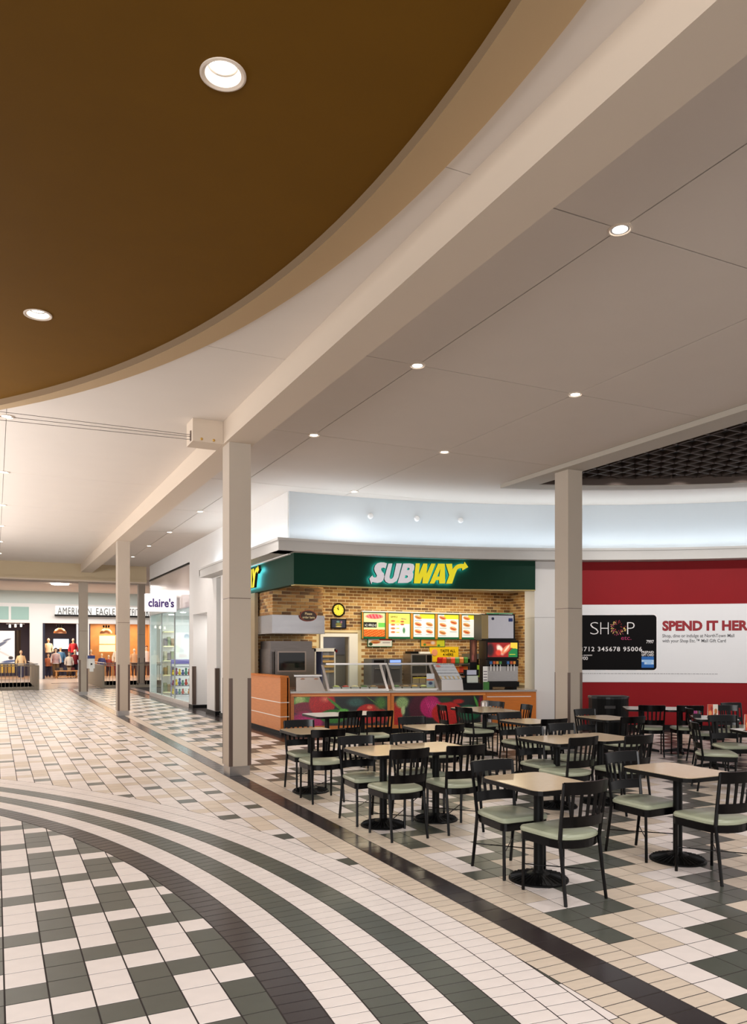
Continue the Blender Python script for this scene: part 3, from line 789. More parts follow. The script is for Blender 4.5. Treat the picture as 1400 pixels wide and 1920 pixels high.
# bricks: one object each for the 300 largest in view, the others joined
BM = [mat('brick_%d' % i, c, rough=.8, noise=.14, nscale=16) for i, c in enumerate(((170,126,72),(140,98,54),(190,152,98),(108,76,46)))]
M_mort = mat('mortar', (222,204,164), rough=.9)
bs = []       # (centre, half sizes, colour)
BW, BH, MG = .2, .062, .014
def bricks(axis, c, a0, a1, z0, z1, holes=(), flip=-1):
    nz = int((z1-z0)/(BH+MG))
    for j in range(nz):
        z = z0+j*(BH+MG); a = a0-(BW/2 if j % 2 else 0)
        while a < a1:
            s0, s1 = max(a, a0), min(a+BW, a1); a += BW+MG
            if s1-s0 < .04: continue
            if any(s1 > h[0] and s0 < h[1] and z+BH > h[2] and z < h[3] for h in holes): continue
            bs.append((axis, c, s0, s1, z, z+BH, flip, random.choice((0,0,1,1,2,3))))
bricks('Y', 17.46, 5.5, 12.66, .86, 3.36, holes=((7.05,8.08,0,2.17),))
bricks('X', 12.66, 14.6, 17.44, .86, 3.36)
bricks('Y', 16.30, 5.49, 6.68, 2.52, 3.36); bricks('X', 5.49, 16.3, 17.44, 2.52, 3.36); 
bm = MB().box(5.50, 6.67, 16.31, 17.46, 2.515, 3.36).build('brick_block', M_mort, sh)
MB().box(5.5, 7.05, 17.455, 17.47, .8, 3.36).box(8.08, 12.66, 17.455, 17.47, .8, 3.36).box(7.05,8.08,17.455,17.47,2.17,3.36).box(12.66,12.67,14.4,17.46,.8,3.36).build('mortar_bed', M_mort, sh)
camv = Vector((0,0,CAMH))
def bkey(b):
    c = Vector(((b[2]+b[3])/2, b[1], (b[4]+b[5])/2)) if b[0] == 'Y' else Vector((b[1], (b[2]+b[3])/2, (b[4]+b[5])/2))
    vis = 0 if (2.05 < c.z < 2.68 and b[1] > 17 and 8.2 < c.x < 11.9) or c.z > 3.2 or c.z < 1.3 else 1
    k = (b[3]-b[2])*(1 if b[0] == 'Y' else .45)/(c-camv).length
    return -(k*vis)
bs.sort(key=bkey); restb = MB(); bshare = {}
for n, b in enumerate(bs):
    w_ = b[3]-b[2]
    if n < 300:
        key = (b[0], round(w_, 3), b[7])
        if key not in bshare:
            m_ = MB()
            if b[0] == 'Y': m_.box(-w_/2, w_/2, -.008, .006, -BH/2, BH/2)
            else: m_.box(-.008 if b[6] < 0 else -.006, .006 if b[6] < 0 else .008, -w_/2, w_/2, -BH/2, BH/2)
            bshare[key] = m_.mesh('brick', BM[b[7]])
        c = ((b[2]+b[3])/2, b[1], (b[4]+b[5])/2) if b[0] == 'Y' else (b[1], (b[2]+b[3])/2, (b[4]+b[5])/2)
        inst('brick', bshare[key], sh, c)
    elif b[0] == 'Y': restb.box(b[2], b[3], b[1]-.008, b[1]+.006, b[4], b[5], b[7])
    else: restb.box(b[1]-.008, b[1]+.006, b[2], b[3], b[4], b[5], b[7])
tag(restb.build('brickwork', BM, sh), kind='stuff')
# counters: three straight runs that follow the curve, and the side counter
M_wood = mat('counter_wood', (200,114,40), rough=.4, noise=.10, nscale=5, stretch=(1,1,9)); M_woodd = mat('counter_wood_side', (206,134,84), rough=.42, noise=.06, nscale=5, stretch=(1,1,7))
M_ctop = mat('counter_top', (176,172,166), rough=.25, metal=.3); M_white = mat('clean_white', (236,234,230), rough=.4)
CP = [(5.467,15.10), (7.435,14.42), (9.398,13.80), (10.46,13.46)]
def frame(i):
    a, b = Vector(CP[i]), Vector(CP[i+1]); L = (b-a).length; return a, math.atan2(b.y-a.y, b.x-a.x), L
def veg(seed):
    rng = np.random.RandomState(seed)
    def f(U, V):
        c = np.ones(U.shape+(3,))*np.array([24,30,30.])
        if seed == 1:
            c = mixc(c, blob(U,V,.10,.75,.16,.35,.3), (90,140,60)); c = mixc(c, blob(U,V,.06,.9,.07,.2,.5), (170,196,120))
            c = mixc(c, blob(U,V,.09,.62,.14,.22,.2,-.3), (120,14,44)); c = mixc(c, blob(U,V,.13,.12,.22,.42,.3), (168,20,92)); c = mixc(c, blob(U,V,.10,.12,.1,.2,.8), (216,80,150))
            c = mixc(c, blob(U,V,.30,.78,.15,.5,.12), (170,24,26)); c = mixc(c, blob(U,V,.33,.92,.07,.16,.9), (226,120,96))
            c = mixc(c, blob(U,V,.42,.32,.16,.26,.15), (40,110,30)); c = mixc(c, blob(U,V,.40,.36,.1,.1,.6), (96,170,60)); c = mixc(c, blob(U,V,.445,.72,.025,.3,.3,.35), (70,130,40)); c = mixc(c, blob(U,V,.53,.5,.07,.1,.4), (86,170,60))
            c = mixc(c, blob(U,V,.66,.8,.12,.2,.5), (50,86,80)); c = mixc(c, blob(U,V,.80,.4,.15,.36,.12), (178,28,22)); c = mixc(c, blob(U,V,.81,.62,.04,.08,.5), (226,120,90))
            for q in range(9): c = mixc(c, blob(U,V,.86+.012*q,.8-.03*q,.008,.3,.5,.4), (80,124,52))
            c = mixc(c, blob(U,V,.93,.78,.09,.32,.6), (70,116,50)); c = mixc(c, blob(U,V,.95,.3,.07,.3,.3), (160,26,24))
        else:
            c = mixc(c, blob(U,V,.03,.35,.07,.5,.15), (180,30,24)); c = mixc(c, blob(U,V,.09,.78,.09,.26,.4), (140,170,110)); c = mixc(c, blob(U,V,.10,.5,.03,.22,.5), (176,196,140))
            c = mixc(c, blob(U,V,.28,.55,.14,.6,.3), (70,10,34)); c = mixc(c, blob(U,V,.41,.62,.13,.42,.15), (176,22,98))
            for q in range(6): c = mixc(c, blob(U,V,.38+.02*q,.62,.005,.34,.8,.12), (226,90,160))
            c = mixc(c, blob(U,V,.60,.38,.19,.44,.12), (182,24,20)); c = mixc(c, blob(U,V,.55,.45,.03,.12,.8), (228,120,100)); c = mixc(c, blob(U,V,.57,.86,.09,.12,.4), (30,60,34)); c = mixc(c, blob(U,V,.72,.8,.08,.1,.4), (170,30,24))
            c = mixc(c, blob(U,V,.84,.4,.15,.3,.2), (20,90,60)); c = mixc(c, blob(U,V,.82,.48,.03,.08,.6), (90,180,130)); c = mixc(c, blob(U,V,.935,.7,.018,.34,.3,.12), (70,150,60)); c = mixc(c, blob(U,V,.98,.7,.04,.4,.5), (120,20,40))
        return c*(1+.08*rng.randn(*U.shape)[..., None])
    return f
MV = mat_paint('printed_mural', .3)
lab = ['left wooden counter section with a vegetable picture of tomato and cucumbers', 'middle wooden counter section with a picture of onion and tomato', 'right plain wooden counter section with one white line']
for i in range(3):
    a, ang, L = frame(i)
    t = thing('service_counter', lab[i], 'counter', (a.x, a.y, 0), ang, 'wooden service counters')
    MB().box(.01, L-.01, .06, .75, 0, .10).build('kick_plate', M_black, t)
    MB().box(.004, L-.004, .0, .70, .10, .845).build('carcass', M_wood, t)
    MB().box(-.0, L, -.03, .72, .846, .885).build('worktop', M_ctop, t)
    if i < 2:
        MB().box(.02, L-.02, -.028, -.001, .785, .81).build('moulding', mat('moulding_wood', (226,150,80), rough=.3), t)
        for x0 in (.004, L-.07): MB().box(x0, x0+.066, -.018, -.001, .10, .785).build('stile', M_wood, t)
        MB().box(.07, L-.07, -.018, -.001, .10, .17).build('bottom_rail', M_wood, t)
        def pl(mb, L=L): mb.v = [(v[0]+.072, -.006, .172+v[1]) for v in mb.v]
        paint_panel('vegetable_picture', L-.144, .60, 150, 44, veg(i+1), MV, pl, t)
    else: MB().box(.02, L-.12, -.004, -.001, .735, .75).build('white_line', M_white, t)
t = thing('side_counter', 'tall orange wood side counter with two white lines, left of the vegetable pictures', 'counter', (5.22, 15.01, 0))
MB().box(.03, .12, .03, 2.15, 0, .09).build('kick_plate', M_black, t)
MB().box(0, .14, .0, 2.18, .09, 1.17).build('carcass', M_woodd, t)
MB().box(-.015, .17, -.015, 2.18, 1.17, 1.21).build('cap', M_wood, t)
MB().box(.0, .17, -.006, .0, .09, 1.17).box(.14,.19,-.006,.09,.09,1.17).build('end_panel', M_wood, t)
for z in (.37, .66): MB().box(-.004, .0, .0, 2.18, z, z+.015).build('white_line', M_white, t); MB().box(0,.19,-.01,-.006,z,z+.015).build('white_line', M_white, t)
# ------------------------------------------------------------------ the illuminated sign
S_ = [[(152,310),(190,268),(192,285),(214,299),(236,293),(243,275),(232,250),(215,220),(210,190),(220,155),(245,128),(285,116),(330,118),(362,130),(345,190),(320,180),(297,184),(292,202),(303,225),(325,250),(331,285),(318,330),(290,355),(250,363),(210,357),(187,350),(176,378)]]
U_ = [[(378,133),(427,131),(393,290),(397,312),(412,318),(428,308),(440,290),(475,131),(540,133),(499,300),(477,342),(430,368),(380,368),(347,350),(332,320),(336,285)]]
B_ = [[(556,135),(640,135),(676,143),(691,170),(686,212),(668,238),(679,262),(674,305),(652,345),(610,367),(490,367)], [(606,186),(600,214),(622,216),(634,203),(630,188)], [(582,276),(575,309),(598,310),(612,297),(608,279)]]
W_ = [[(706,135),(757,137),(744,270),(797,140),(847,142),(838,262),(893,142),(945,145),(850,378),(786,376),(793,292),(757,376),(684,373)]]
A_ = [[(975,145),(1056,148),(1062,381),(990,381),(988,340),(950,340),(930,380),(874,378)], [(1003,210),(990,298),(962,298)]]
Y_ = [[(1068,150),(1145,150),(1150,215),(1180,180),(1212,160),(1250,154),(1284,157),(1296,130),(1340,195),(1268,232),(1264,206),(1235,206),(1208,218),(1188,262),(1145,385),(1072,385),(1110,285)]]
GL = [('S',S_,0),('U',U_,0),('B',B_,0),('W',W_,1),('A',A_,1),('Y',Y_,1)]
M_lw = mat('letter_white', (214,210,216), rough=.4, emit=.2); M_ly = mat('letter_yellow', (218,204,30), rough=.4, emit=.28)
M_ls = mat('letter_side', (8,14,14), rough=.4); M_lb = mat('letter_halo', (110,232,245), rough=.5, emit=8)
K = .012005/6.364
def glyphs(side):
    t = thing('shop_sign', 'SUBWAY sign of white and yellow letters with cyan halo on the front green band' if not side else 'yellow end of the same SUBWAY sign seen edge-on, cut by the tall column', 'sign', (0,0,0), group='halo-lit shop signs')
    for nm, loops, yel in GL:
        L2 = []
        for lp in loops:
            q = []
            for (cx, cy) in lp:
                px = 660+cx/6.364; py = 1035+cy/6.364; s_ = 1.232+(px-676)*.012005
                d = 15.97+(s_-1.565)*.443
                q.append((s_-1.0, 1.749+(1217.8-py)*d/1455.0-3.0))
            L2.append(q)
        mb = poly_mb(L2, .06); mats = [M_ly if yel else M_lw, M_ls, M_lb]
        mb.v = [(v[0], v[1], v[2]+.085) for v in mb.v]
        if not side: on_arc(mb, 1.0, 3.0, 13.45)
        else: mb.v = [(5.36-v[2], 19.08-v[0], 3.0+v[1]*1.0) for v in mb.v]
        mb.build('sign_letter', mats, t)
    return t
glyphs(False); glyphs(True)
# ------------------------------------------------------------------ menu boards and pictures
def menu(kind):
    def f(U, V):
        c = np.ones(U.shape+(3,))*np.array([226,232,240.]); 
        if kind == 0:
            c = c*0+np.array([236,226,170.])
            c = mixc(c, blob(U,V,.5,.86,.46,.12,.3), (206,70,90)); c = mixc(c, (np.sin(U*40+V*20) > .5)*blob(U,V,.5,.86,.46,.12,.3), (236,140,140))
            c = mixc(c, ((V>.38)&(V<.62)&(U<.62)).astype(float), (30,30,28)); c = mixc(c, ((V>.42)&(V<.53)&(U>.04)&(U<.58)).astype(float), (236,236,230)); c = mixc(c, ((V>.4)&(V<.6)&(U>.68)).astype(float), (110,200,90))
            c = mixc(c, (V<.3).astype(float), (206,84,30)); c = mixc(c, ((V<.3)&(np.sin(U*46)*np.cos(V*60+U*20) > .3)).astype(float), (240,160,80)); return c
        c = mixc(c, (V > .8).astype(float)*(U > (.3 if kind > 1 else 0)), (240,220,60)); 
        if kind == 1:
            c = mixc(c, (V > .55).astype(float), (240,228,110))
            for r in range(4):
                c = mixc(c, blob(U,V,.2,.68-.16*r,.13,.05,.4), (196,110,60)); c = mixc(c, ((abs(V-.68+.16*r)<.02)&(U>.36)&(U<.5)).astype(float), (230,200,40))
            for r in range(2): c = mixc(c, blob(U,V,.64,.66-.12*r,.11,.045,.4), (176,80,60))
            c = mixc(c, blob(U,V,.72,.28,.07,.15,.4), (70,130,90))
        else:
            pos = [(.22,.86),(.22,.56),(.22,.24),(.76,.56),(.76,.24)] if kind % 2 == 0 else [(.22,.86),(.24,.54),(.22,.2),(.76,.66),(.74,.38)]
            for q, (a, b) in enumerate(pos):
                c = mixc(c, blob(U,V,a,b,.19,.095,.25,-.25), (206,140,84)); c = mixc(c, blob(U,V,a,b-.01,.16,.035,.5,-.25), ((170,50,40),(180,70,50),(150,90,50))[(q+kind)%3]); c = mixc(c, blob(U,V,a,b+.05,.13,.03,.6,-.25), (236,190,130))
                c = mixc(c, ((abs(V-b+.14)<.008)&(abs(U-a)<.16)).astype(float), (120,130,140))
        return c
    return f
ME = mat_paint('backlit_menu', .3, emit=.14); MPR = mat_paint('print_gloss', .35)
M_mg = mat('menu_green', (12,104,70), rough=.4); M_mo = mat('menu_orange', (206,140,50), rough=.4)
mxs = [8.161, 8.855, 9.565, 10.29, 11.025, 11.78]
mlab = ['pink and orange DELUXE menu board, first from the left','pale yellow SIMPLE MENU board, second from the left','menu board with five sandwiches, third from the left','menu board with four sandwiches on the right, fourth from the left','menu board, last fully seen, beside the steel ice machine']
for i in range(5):
    x0, x1 = mxs[i], mxs[i+1]; t = thing('menu_board', mlab[i], 'menu board', (x0, 17.445, 2.02), group='menu boards over the back counter'); W = x1-x0
    MB().box(0.004, W-.004, -.07, -.005, 0, .66).build('light_box', M_mg, t)
    MB().box(0.0, .03, -.085, -.07, 0.0, .66).build('orange_strip', M_mo, t); MB().box(W-.035, W-.004, -.085, -.07, 0, .66).build('orange_strip', M_mo, t)
    MB().box(0.0, W, -.10, -.005, .66, .69).build('top_cap', M_white, t)
    def pl(mb): mb.v = [(v[0]+.05, -.0725, .05+v[1]) for v in mb.v]
    mf = paint_panel('menu_face', W-.11, .585, 54, 52, menu(i), ME, pl, t)
    if i == 0:
        mb = fit_w(text_mb('DELUXE', .1, .004), .30); mb.v = [(.075+v[0], -.074-v[2], .30+v[1]*.9) for v in mb.v]; mb.build('lettering', M_black, mf)
    if i == 1:
        mb = fit_w(text_mb('SIMPLE', .07), .2); mb.v = [(.1+v[0], -.074-v[2], .53+v[1]*.9) for v in mb.v]; mb.build('lettering', M_edge, mf)
        mb = fit_w(text_mb('MENU', .07), .16); mb.v = [(.4+v[0], -.074-v[2], .48+v[1]*.9) for v in mb.v]; mb.build('lettering', mat('blue_ink', (40,50,120)), mf)
t = thing('menu_board', 'angled green menu board behind the ice machine', 'menu board', (12.08,17.1,2.02), D(-32)); MB().box(-.35,.35,-.03,.03,0,.7).build('light_box', M_mg, t)
MB().box(-.33,.33,-.036,-.031,.03,.67).build('menu_face', mat('menu_blank', (226,232,228), emit=.6), t)
def sub_p(k):
    def f(U, V):
        c = np.ones(U.shape+(3,))*np.array([226,226,222.] if k == 0 else [216,150,60.])
        c = mixc(c, blob(U,V,.3,.6,.24,.3,.3,-.2), (200,140,80)); c = mixc(c, blob(U,V,.32,.5,.2,.1,.5), (160,60,40))
        if k == 0: c = mixc(c, blob(U,V,.1,.3,.09,.25,.2), (40,70,40)); c = mixc(c, ((V>.82)&(U>.45)).astype(float), (210,60,50)); c = mixc(c, ((abs(V-.5)<.04)&(U>.6)&(U<.92)).astype(float), (150,150,160))
        else: c = mixc(c, (U>.65).astype(float), (200,206,50)); c = mixc(c, blob(U,V,.15,.25,.07,.2,.4), (60,120,50)); c = mixc(c, blob(U,V,.5,.5,.12,.35,.5), (220,200,190)); c = mixc(c, blob(U,V,.75,.15,.07,.15,.4), (60,120,50))
        return c
    return f
for k, (x0, x1) in enumerate(((8.34,9.03),(9.85,10.58))):
    t = thing('picture_sign', ['small sandwich picture under the first menu boards','orange and lime picture under the middle menu boards'][k], 'sign', (x0, 17.44, 1.815), group='small pictures under the menu boards')
    MB().box(0, x1-x0, -.02, 0, 0, .21).build('frame', M_mg, t)
    def pl(mb): mb.v = [(v[0]+.015, -.0215, .015+v[1]) for v in mb.v]
    paint_panel('print', x1-x0-.03, .18, 50, 16, sub_p(k), MPR, pl, t)
t = thing('yellow_poster', 'yellow poster reading TASTE ALL 4 HERE above the crisps', 'poster', (10.12, 17.44, 1.43))
MB().box(0, .88, -.012, 0, 0, .39).build('sheet', mat('poster_yellow', (240,200,20), rough=.5), t)
mb = fit_w(text_mb('TASTE ALL', .1, .002), .46); mb.v = [(.32+v[0], -.013-v[2], .25+v[1]) for v in mb.v]; mb.build('lettering', M_edge, t)
mb = fit_w(text_mb('4 HERE', .1, .002), .32); mb.v = [(.40+v[0], -.013-v[2], .15+v[1]) for v in mb.v]; mb.build('lettering', M_edge, t)
MB().lathe([(.09,0),(.085,.01)], 20).xf(Matrix.Translation((.15,-.012,.24)) @ Matrix.Rotation(PI/2,4,'X')).build('pink_spot', mat('spot_pink', (226,150,110)), t)
t = thing('wall_clock', 'round wall clock with yellow face and black rim on the bricks', 'clock', (7.55, 17.44, 2.712))
R90 = Matrix.Rotation(PI/2, 4, 'X')
MB().lathe([(.17,0),(.17,.03),(.15,.045),(.135,.03)], 32, cap=False).xf(R90).build('rim', M_edge, t, smooth=True)
MB().lathe([(.137,.0),(.137,.022),(.001,.022)], 32, cap=False).xf(R90).build('dial', mat('dial_yellow', (226,206,60), rough=.5, emit=.15), t)
for a, l in ((D(128), .07), (D(100), .1)): MB().box(-.006,.006,-.028,-.024,0,l).xf(Matrix.Rotation(-(a-PI/2), 4, 'Y')).build('hand', M_edge, t)
for q in range(12):
    a = 2*PI*q/12; MB().box(-.004,.004,-.026,-.0225,.105,.125).xf(Matrix.Rotation(a, 4, 'Y')).build('hour_mark', M_edge, t)
def scr(U, V):
    c = np.ones(U.shape+(3,))*np.array([40,44,70.]); c = mixc(c, blob(U,V,.5,.4,.3,.3,.4), (120,120,60)); c = mixc(c, blob(U,V,.45,.75,.16,.15,.4), (110,150,150)); c = mixc(c, blob(U,V,.5,.12,.3,.08,.4), (220,200,130)); return mixc(c, blob(U,V,.7,.7,.08,.2,.4), (160,110,130))
t = thing('framed_picture', 'small dark framed picture below the round clock', 'picture', (7.345, 17.44, 2.26))
MB().box(0,.41,-.03,0,0,.24).build('frame', M_edge, t)
def pl(mb): mb.v = [(v[0]+.03, -.031, .025+v[1]) for v in mb.v]
paint_panel('print', .35, .19, 30, 18, scr, MPR, pl, t)
# hood, sign on it, oven
t = thing('steel_hood', 'long stainless steel hood over the oven', 'hood', (5.44, 16.2, 2.11))
MB().box(0, 1.24, 0, 1.25, 0, .40).build('canopy', mat('hood_steel', (196,194,196), rough=.22, metal=.9, noise=.06, nscale=2, stretch=(1,1,5)), t)
MB().box(-.008, 1.248, -.008, 1.25, -.012, .0).build('lip', M_steel, t)
t = thing('oval_sign', 'oval brown sign reading Please order here hanging on the steel hood', 'sign', (6.27, 16.165, 2.50))
MB().lathe([(.2,0),(.2,.02)], 36).xf(Matrix.Scale(.62,4,(0,0,1)) @ R90).build('rim', mat('sign_rust', (176,84,66), rough=.5), t)
MB().lathe([(.185,.02),(.185,.026)], 36).xf(Matrix.Scale(.60,4,(0,0,1)) @ R90).build('face', mat('sign_brown', (74,56,52), rough=.5), t)
for s_, zz, ww in (('Please', .02, .17), ('order here', -.06, .29)):
    mb = fit_w(text_mb(s_, .075, .001), ww); mb.v = [(v[0]-ww/2, -.027-v[2], zz+v[1]) for v in mb.v]; mb.build('lettering', mat('sign_cream', (226,206,160), emit=.1), t)
t = thing('oven', 'stainless oven with dark glass door under the hood', 'oven', (5.50, 16.5, .9))
M_ov = mat('oven_steel', (138,130,126), rough=.3, metal=.85, noise=.06, nscale=4, stretch=(1,1,5))
MB().box(0,1.06,.03,.8,0,.86).build('body', M_ov, t); MB().box(.03,1.02,.06,.8,.86,1.04).build('top_unit', M_ov, t)
od = MB().box(.12,1.0,.0,.03,.22,.84).build('door', M_ov, t); MB().box(.20,.82,-.004,.0,.38,.78).build('door_glass', mat('dark_glass', (22,24,26), rough=.08), od)
MB().box(.17,.85,-.002,.0,.35,.81).build('glass_frame', mat('oven_frame', (176,160,150), rough=.3, metal=.7), od)
MB().tube([(.08,-.03,.3),(.08,-.03,.8)], .014, 6).tube([(.08,0,.34),(.08,-.03,.34)], .01, 6).tube([(.08,0,.76),(.08,-.03,.76)], .01, 6).build('handle', M_black, od)
MB().box(.0,1.06,.05,.75,-.9,-.0).build('stand', M_steel, t)
# cabinet, doorway with fridge
t = thing('white_cabinet', 'white framed bread cabinet with trays beside the oven', 'cabinet', (6.78, 17.05, .5))
MB().box(0,.03,0,.35,0,1.27).box(.5,.53,0,.35,0,1.27).box(0,.53,0,.35,1.2,1.28).box(0,.53,.33,.35,0,1.2,0).build('frame', M_white, t)
for z in (.7,.82,.94,1.06): MB().box(.2,.5,.02,.3,z,z+.05).build('bread_tray', mat('tray_tan', (206,170,110), rough=.5), t)
MB().box(.17,.2,.0,.33,.1,1.2).build('divider', mat('tray_blue', (90,96,130)), t)
dr = MB().box(7.07,7.14,17.40,17.48,0,2.14).box(7.83,8.06,17.40,17.48,0,2.14).box(7.14,7.83,17.40,17.48,2.06,2.14)
o = dr.build('door_2', M_white); tag(o, 'white doorway frame to the back kitchen', 'door frame', kind='structure')
t = thing('steel_fridge', 'steel refrigerator with two doors seen through the white doorway', 'refrigerator', (7.1, 17.9, 0))
M_fr = mat('fridge_steel', (150,146,138), rough=.35, metal=.5)
MB().box(-.1,.85,.03,.8,0,2.06).build('body', M_fr, t); MB().box(-.08,.83,0,.03,1.62,2.05).build('door', mat('fridge_top', (150,150,158), rough=.35, metal=.5), t); fd = MB().box(-.08,.83,0,.03,.1,1.6).build('door', M_fr, t); MB().box(.25,.5,-.03,0,1.17,1.21).build('handle', M_black, fd)
MB().box(.02,.2,-.004,0,1.62,1.92).build('notice', M_white, t); MB().box(.5,.62,-.02,0,1.68,1.74).build('red_magnet', mat('mag_red', (150,30,30)), t)
# sneeze guards: steel frames and glass
MGL = mat_glass('clear_glass', (240,248,246), .07)
M_sg = mat('guard_steel', (206,200,196), rough=.28, metal=.75)
a0, an0, L0 = frame(0); a1, an1, L1 = frame(1)
t = thing('steel_cover', 'sloping plain steel cover at the left end of the food counter', 'cover', (a0.x, a0.y, .885), an0)
k = MB(); k.v = [(.12,.02,0),(.72,.02,0),(.72,.72,0),(.12,.72,0),(.12,.22,.30),(.60,.22,.30),(.60,.72,.30),(.12,.72,.30)]; k.f = [(4,5,6,7),(0,1,5,4),(1,2,6,5),(2,3,7,6),(3,0,4,7),(3,2,1,0)]; k.m = [0]*6
k.build('cover_body', M_sg, t); MB().box(.08,.66,.2,.74,.30,.33).build('rim', M_steel, t)
for x_ in (.2,.48): MB().tube([(x_,.2,.24),(x_+.05,.165,.26),(x_+.12,.2,.24)], .008, 5).build('hook', mat('copper', (176,110,60), rough=.4, metal=.6), t)
def guard(fr, u0, u1, label, posts, z1=.54):
    a, an, L = fr
    t = thing('sneeze_guard', label, 'sneeze guard', (a.x, a.y, .885), an, 'glass sneeze guards')
    MB().box(u0, u1, .04, .10, 0, .045).build('lower_rail', M_white, t)
    MB().box(u0-.05, u1-.0, .30, .36, z1, z1+.035).build('top_rail', M_sg, t)
    for p in posts:
        k = MB(); w_ = .05
        k.v = [(p,.03,0),(p+w_,.03,0),(p+w_,.09,0),(p,.09,0),(p-.12,.30,z1),(p-.12+w_,.30,z1),(p-.12+w_,.35,z1),(p-.12,.35,z1)]
        k.f = [(4,5,6,7),(0,1,5,4),(1,2,6,5),(2,3,7,6),(3,0,4,7),(3,2,1,0)]; k.m = [0]*6; k.build('post', M_sg, t)
    k = MB(); k.v = [(u0+.03,.062,.045),(u1-.02,.062,.045),(u1-.12,.325,z1),(u0-.08,.325,z1)]; k.f = [(0,1,2,3)]; k.m = [0]; k.build('glass_pane', MGL, t)
    MB().box(u0, u1-.1, .36, .72, z1-.01, z1).build('top_shelf_glass', MGL, t)
    return t
guard((a0, an0, L0), .80, L0-.03, 'left slanted glass sneeze guard with steel frame on the food counter', (.77, L0-.08))
guard((a1, an1, L1), .06, 1.02, 'right slanted glass sneeze guard with steel frame on the food counter', (.06, 1.0))
t = thing('display_case', 'small steel case with white labels at the right end of the sneeze guards', 'display case', (a1.x, a1.y, .885), an1)
k = MB(); k.v = [(1.09,-.02,0),(1.56,-.02,0),(1.56,.6,0),(1.09,.6,0),(1.09,-.0,.22),(1.54,.0,.22),(1.54,.6,.22),(1.09,.6,.22)]; k.f = [(4,5,6,7),(0,1,5,4),(1,2,6,5),(2,3,7,6),(3,0,4,7),(3,2,1,0)]; k.m = [0]*6; k.build('steel_front', M_sg, t)
k = MB(); k.v = [(1.08,.0,.22),(1.54,.0,.22),(1.54,.6,.22),(1.08,.6,.22),(.96,.28,.56),(1.42,.28,.56),(1.42,.6,.56),(.96,.6,.56)]; k.f = [(4,5,6,7),(1,2,6,5),(2,3,7,6),(3,0,4,7)]; k.m = [0]*4; k.build('case_body', M_sg, t)
def lbl(U, V):
    c = np.ones(U.shape+(3,))*np.array([200,204,210.]); c = mixc(c, (np.sin(V*34)>.75).astype(float)*(np.sin(U*90+V*200)>-.3), (70,80,90)); c = mixc(c, blob(U,V,.2,.85,.15,.1,.5), (210,120,110)); c = mixc(c, ((abs(V-.15)<.09)).astype(float)*(np.sin(U*31)>.2), (190,170,130)); return c
def pl(mb): mb.v = [(1.08+v[0]*1.0-.12*v[1]/.36, .0-.002+.28*v[1]/.36, .22+v[1]*.94) for v in mb.v]
paint_panel('price_labels', .46, .36, 46, 36, lbl, MPR, pl, t)
# ------------------------------------------------------------------ equipment in the sandwich shop
for i, xx in enumerate((7.4, 9.3, 11.2)): area('shop_ceiling_light', (xx, 16.2-.18*i, 3.34), 1.3, .9, 19, (1, .86, .60))
for i, xx in enumerate((8.6, 10.0, 11.4)): area('menu_wash_light', (xx, 17.0, 3.3), 1.3, .12, 4.5, (1, .92, .68), (D(-18), 0, 0))
a2, an2, L2 = frame(2)
def on_counter(fr, u, v, z=.886):
    a, an, L = fr; return (a.x+u*math.cos(an)-v*math.sin(an), a.y+u*math.sin(an)+v*math.cos(an), z)
area('kitchen_fill', (7.6, 17.78, 3.0), 1.2, .3, 12, (.9, .95, 1))  # fill added to make the fridge visible through the doorway
F0, F1, F2 = (a0,an0,L0), (a1,an1,L1), (a2,an2,L2)
def soda(U, V):
    c = np.ones(U.shape+(3,))*np.array([150,24,20.]); c = mixc(c, blob(U,V,.08,.5,.16,.6,.5), (40,14,20)); c = mixc(c, blob(U,V,.42,.5,.13,.45,.4,.2), (240,226,206)); c = mixc(c, blob(U,V,.36,.3,.12,.25,.4), (214,60,40))
    c = mixc(c, blob(U,V,.62,.55,.13,.42,.3,-.35), (222,120,80)); c = mixc(c, blob(U,V,.64,.6,.05,.35,.5,-.35), (244,214,180)); c = mixc(c, ((U-.78)*1.1 > (V-.5)*.5).astype(float)*(U>.7), (20,120,60)); c = mixc(c, ((U>.76)&(V>.6+.3*(.9-U))).astype(float), (236,200,60)); c = mixc(c, ((abs(V-.18)<.03)&(U>.74)&(U<.92)).astype(float), (230,220,60)); return c
t = thing('drink_dispenser', 'steel and black soda fountain with a bright food picture on its head', 'drink dispenser', on_counter(F2, .06, .12), an2)
MB().box(0,.70,.1,.6,.06,.86).box(.04,.12,.0,.6,0,.06).box(.58,.66,.0,.6,0,.06).build('body', M_black, t)
MB().box(.0,.70,.04,.1,.18,.50).build('steel_front', M_steel, t); MB().box(.0,.70,-.04,.12,.06,.17).build('drip_tray', M_black, t)
MB().box(.0,.70,-.0,.1,.50,.64).build('valve_row', M_edge, t)
for q, x_ in enumerate((.08,.15,.22,.29,.46,.53,.60)):
    MB().box(x_-.025,x_+.025,-.03,.0,.55,.61).build('flavour_badge', mat('badge%d' % (q % 4), ((60,110,170),(200,90,50),(226,150,60),(70,140,70))[q % 4]), t)
    MB().tube([(x_,-.015,.54),(x_,-.01,.40)], .008, 5).build('lever', M_white, t)
MB().box(-.01,.71,.02,.6,.66,1.06).build('head', M_edge, t)
def pl(mb): mb.v = [(v[0]+.02, .017, .70+v[1]) for v in mb.v]
paint_panel('head_picture', .66, .31, 56, 30, soda, mat_paint('backlit_picture', .3, emit=.3), pl, t)
t = thing('ice_machine', 'boxy stainless ice machine on top of the soda fountain', 'ice machine', on_counter(F2, .0, .12, 1.95), an2)
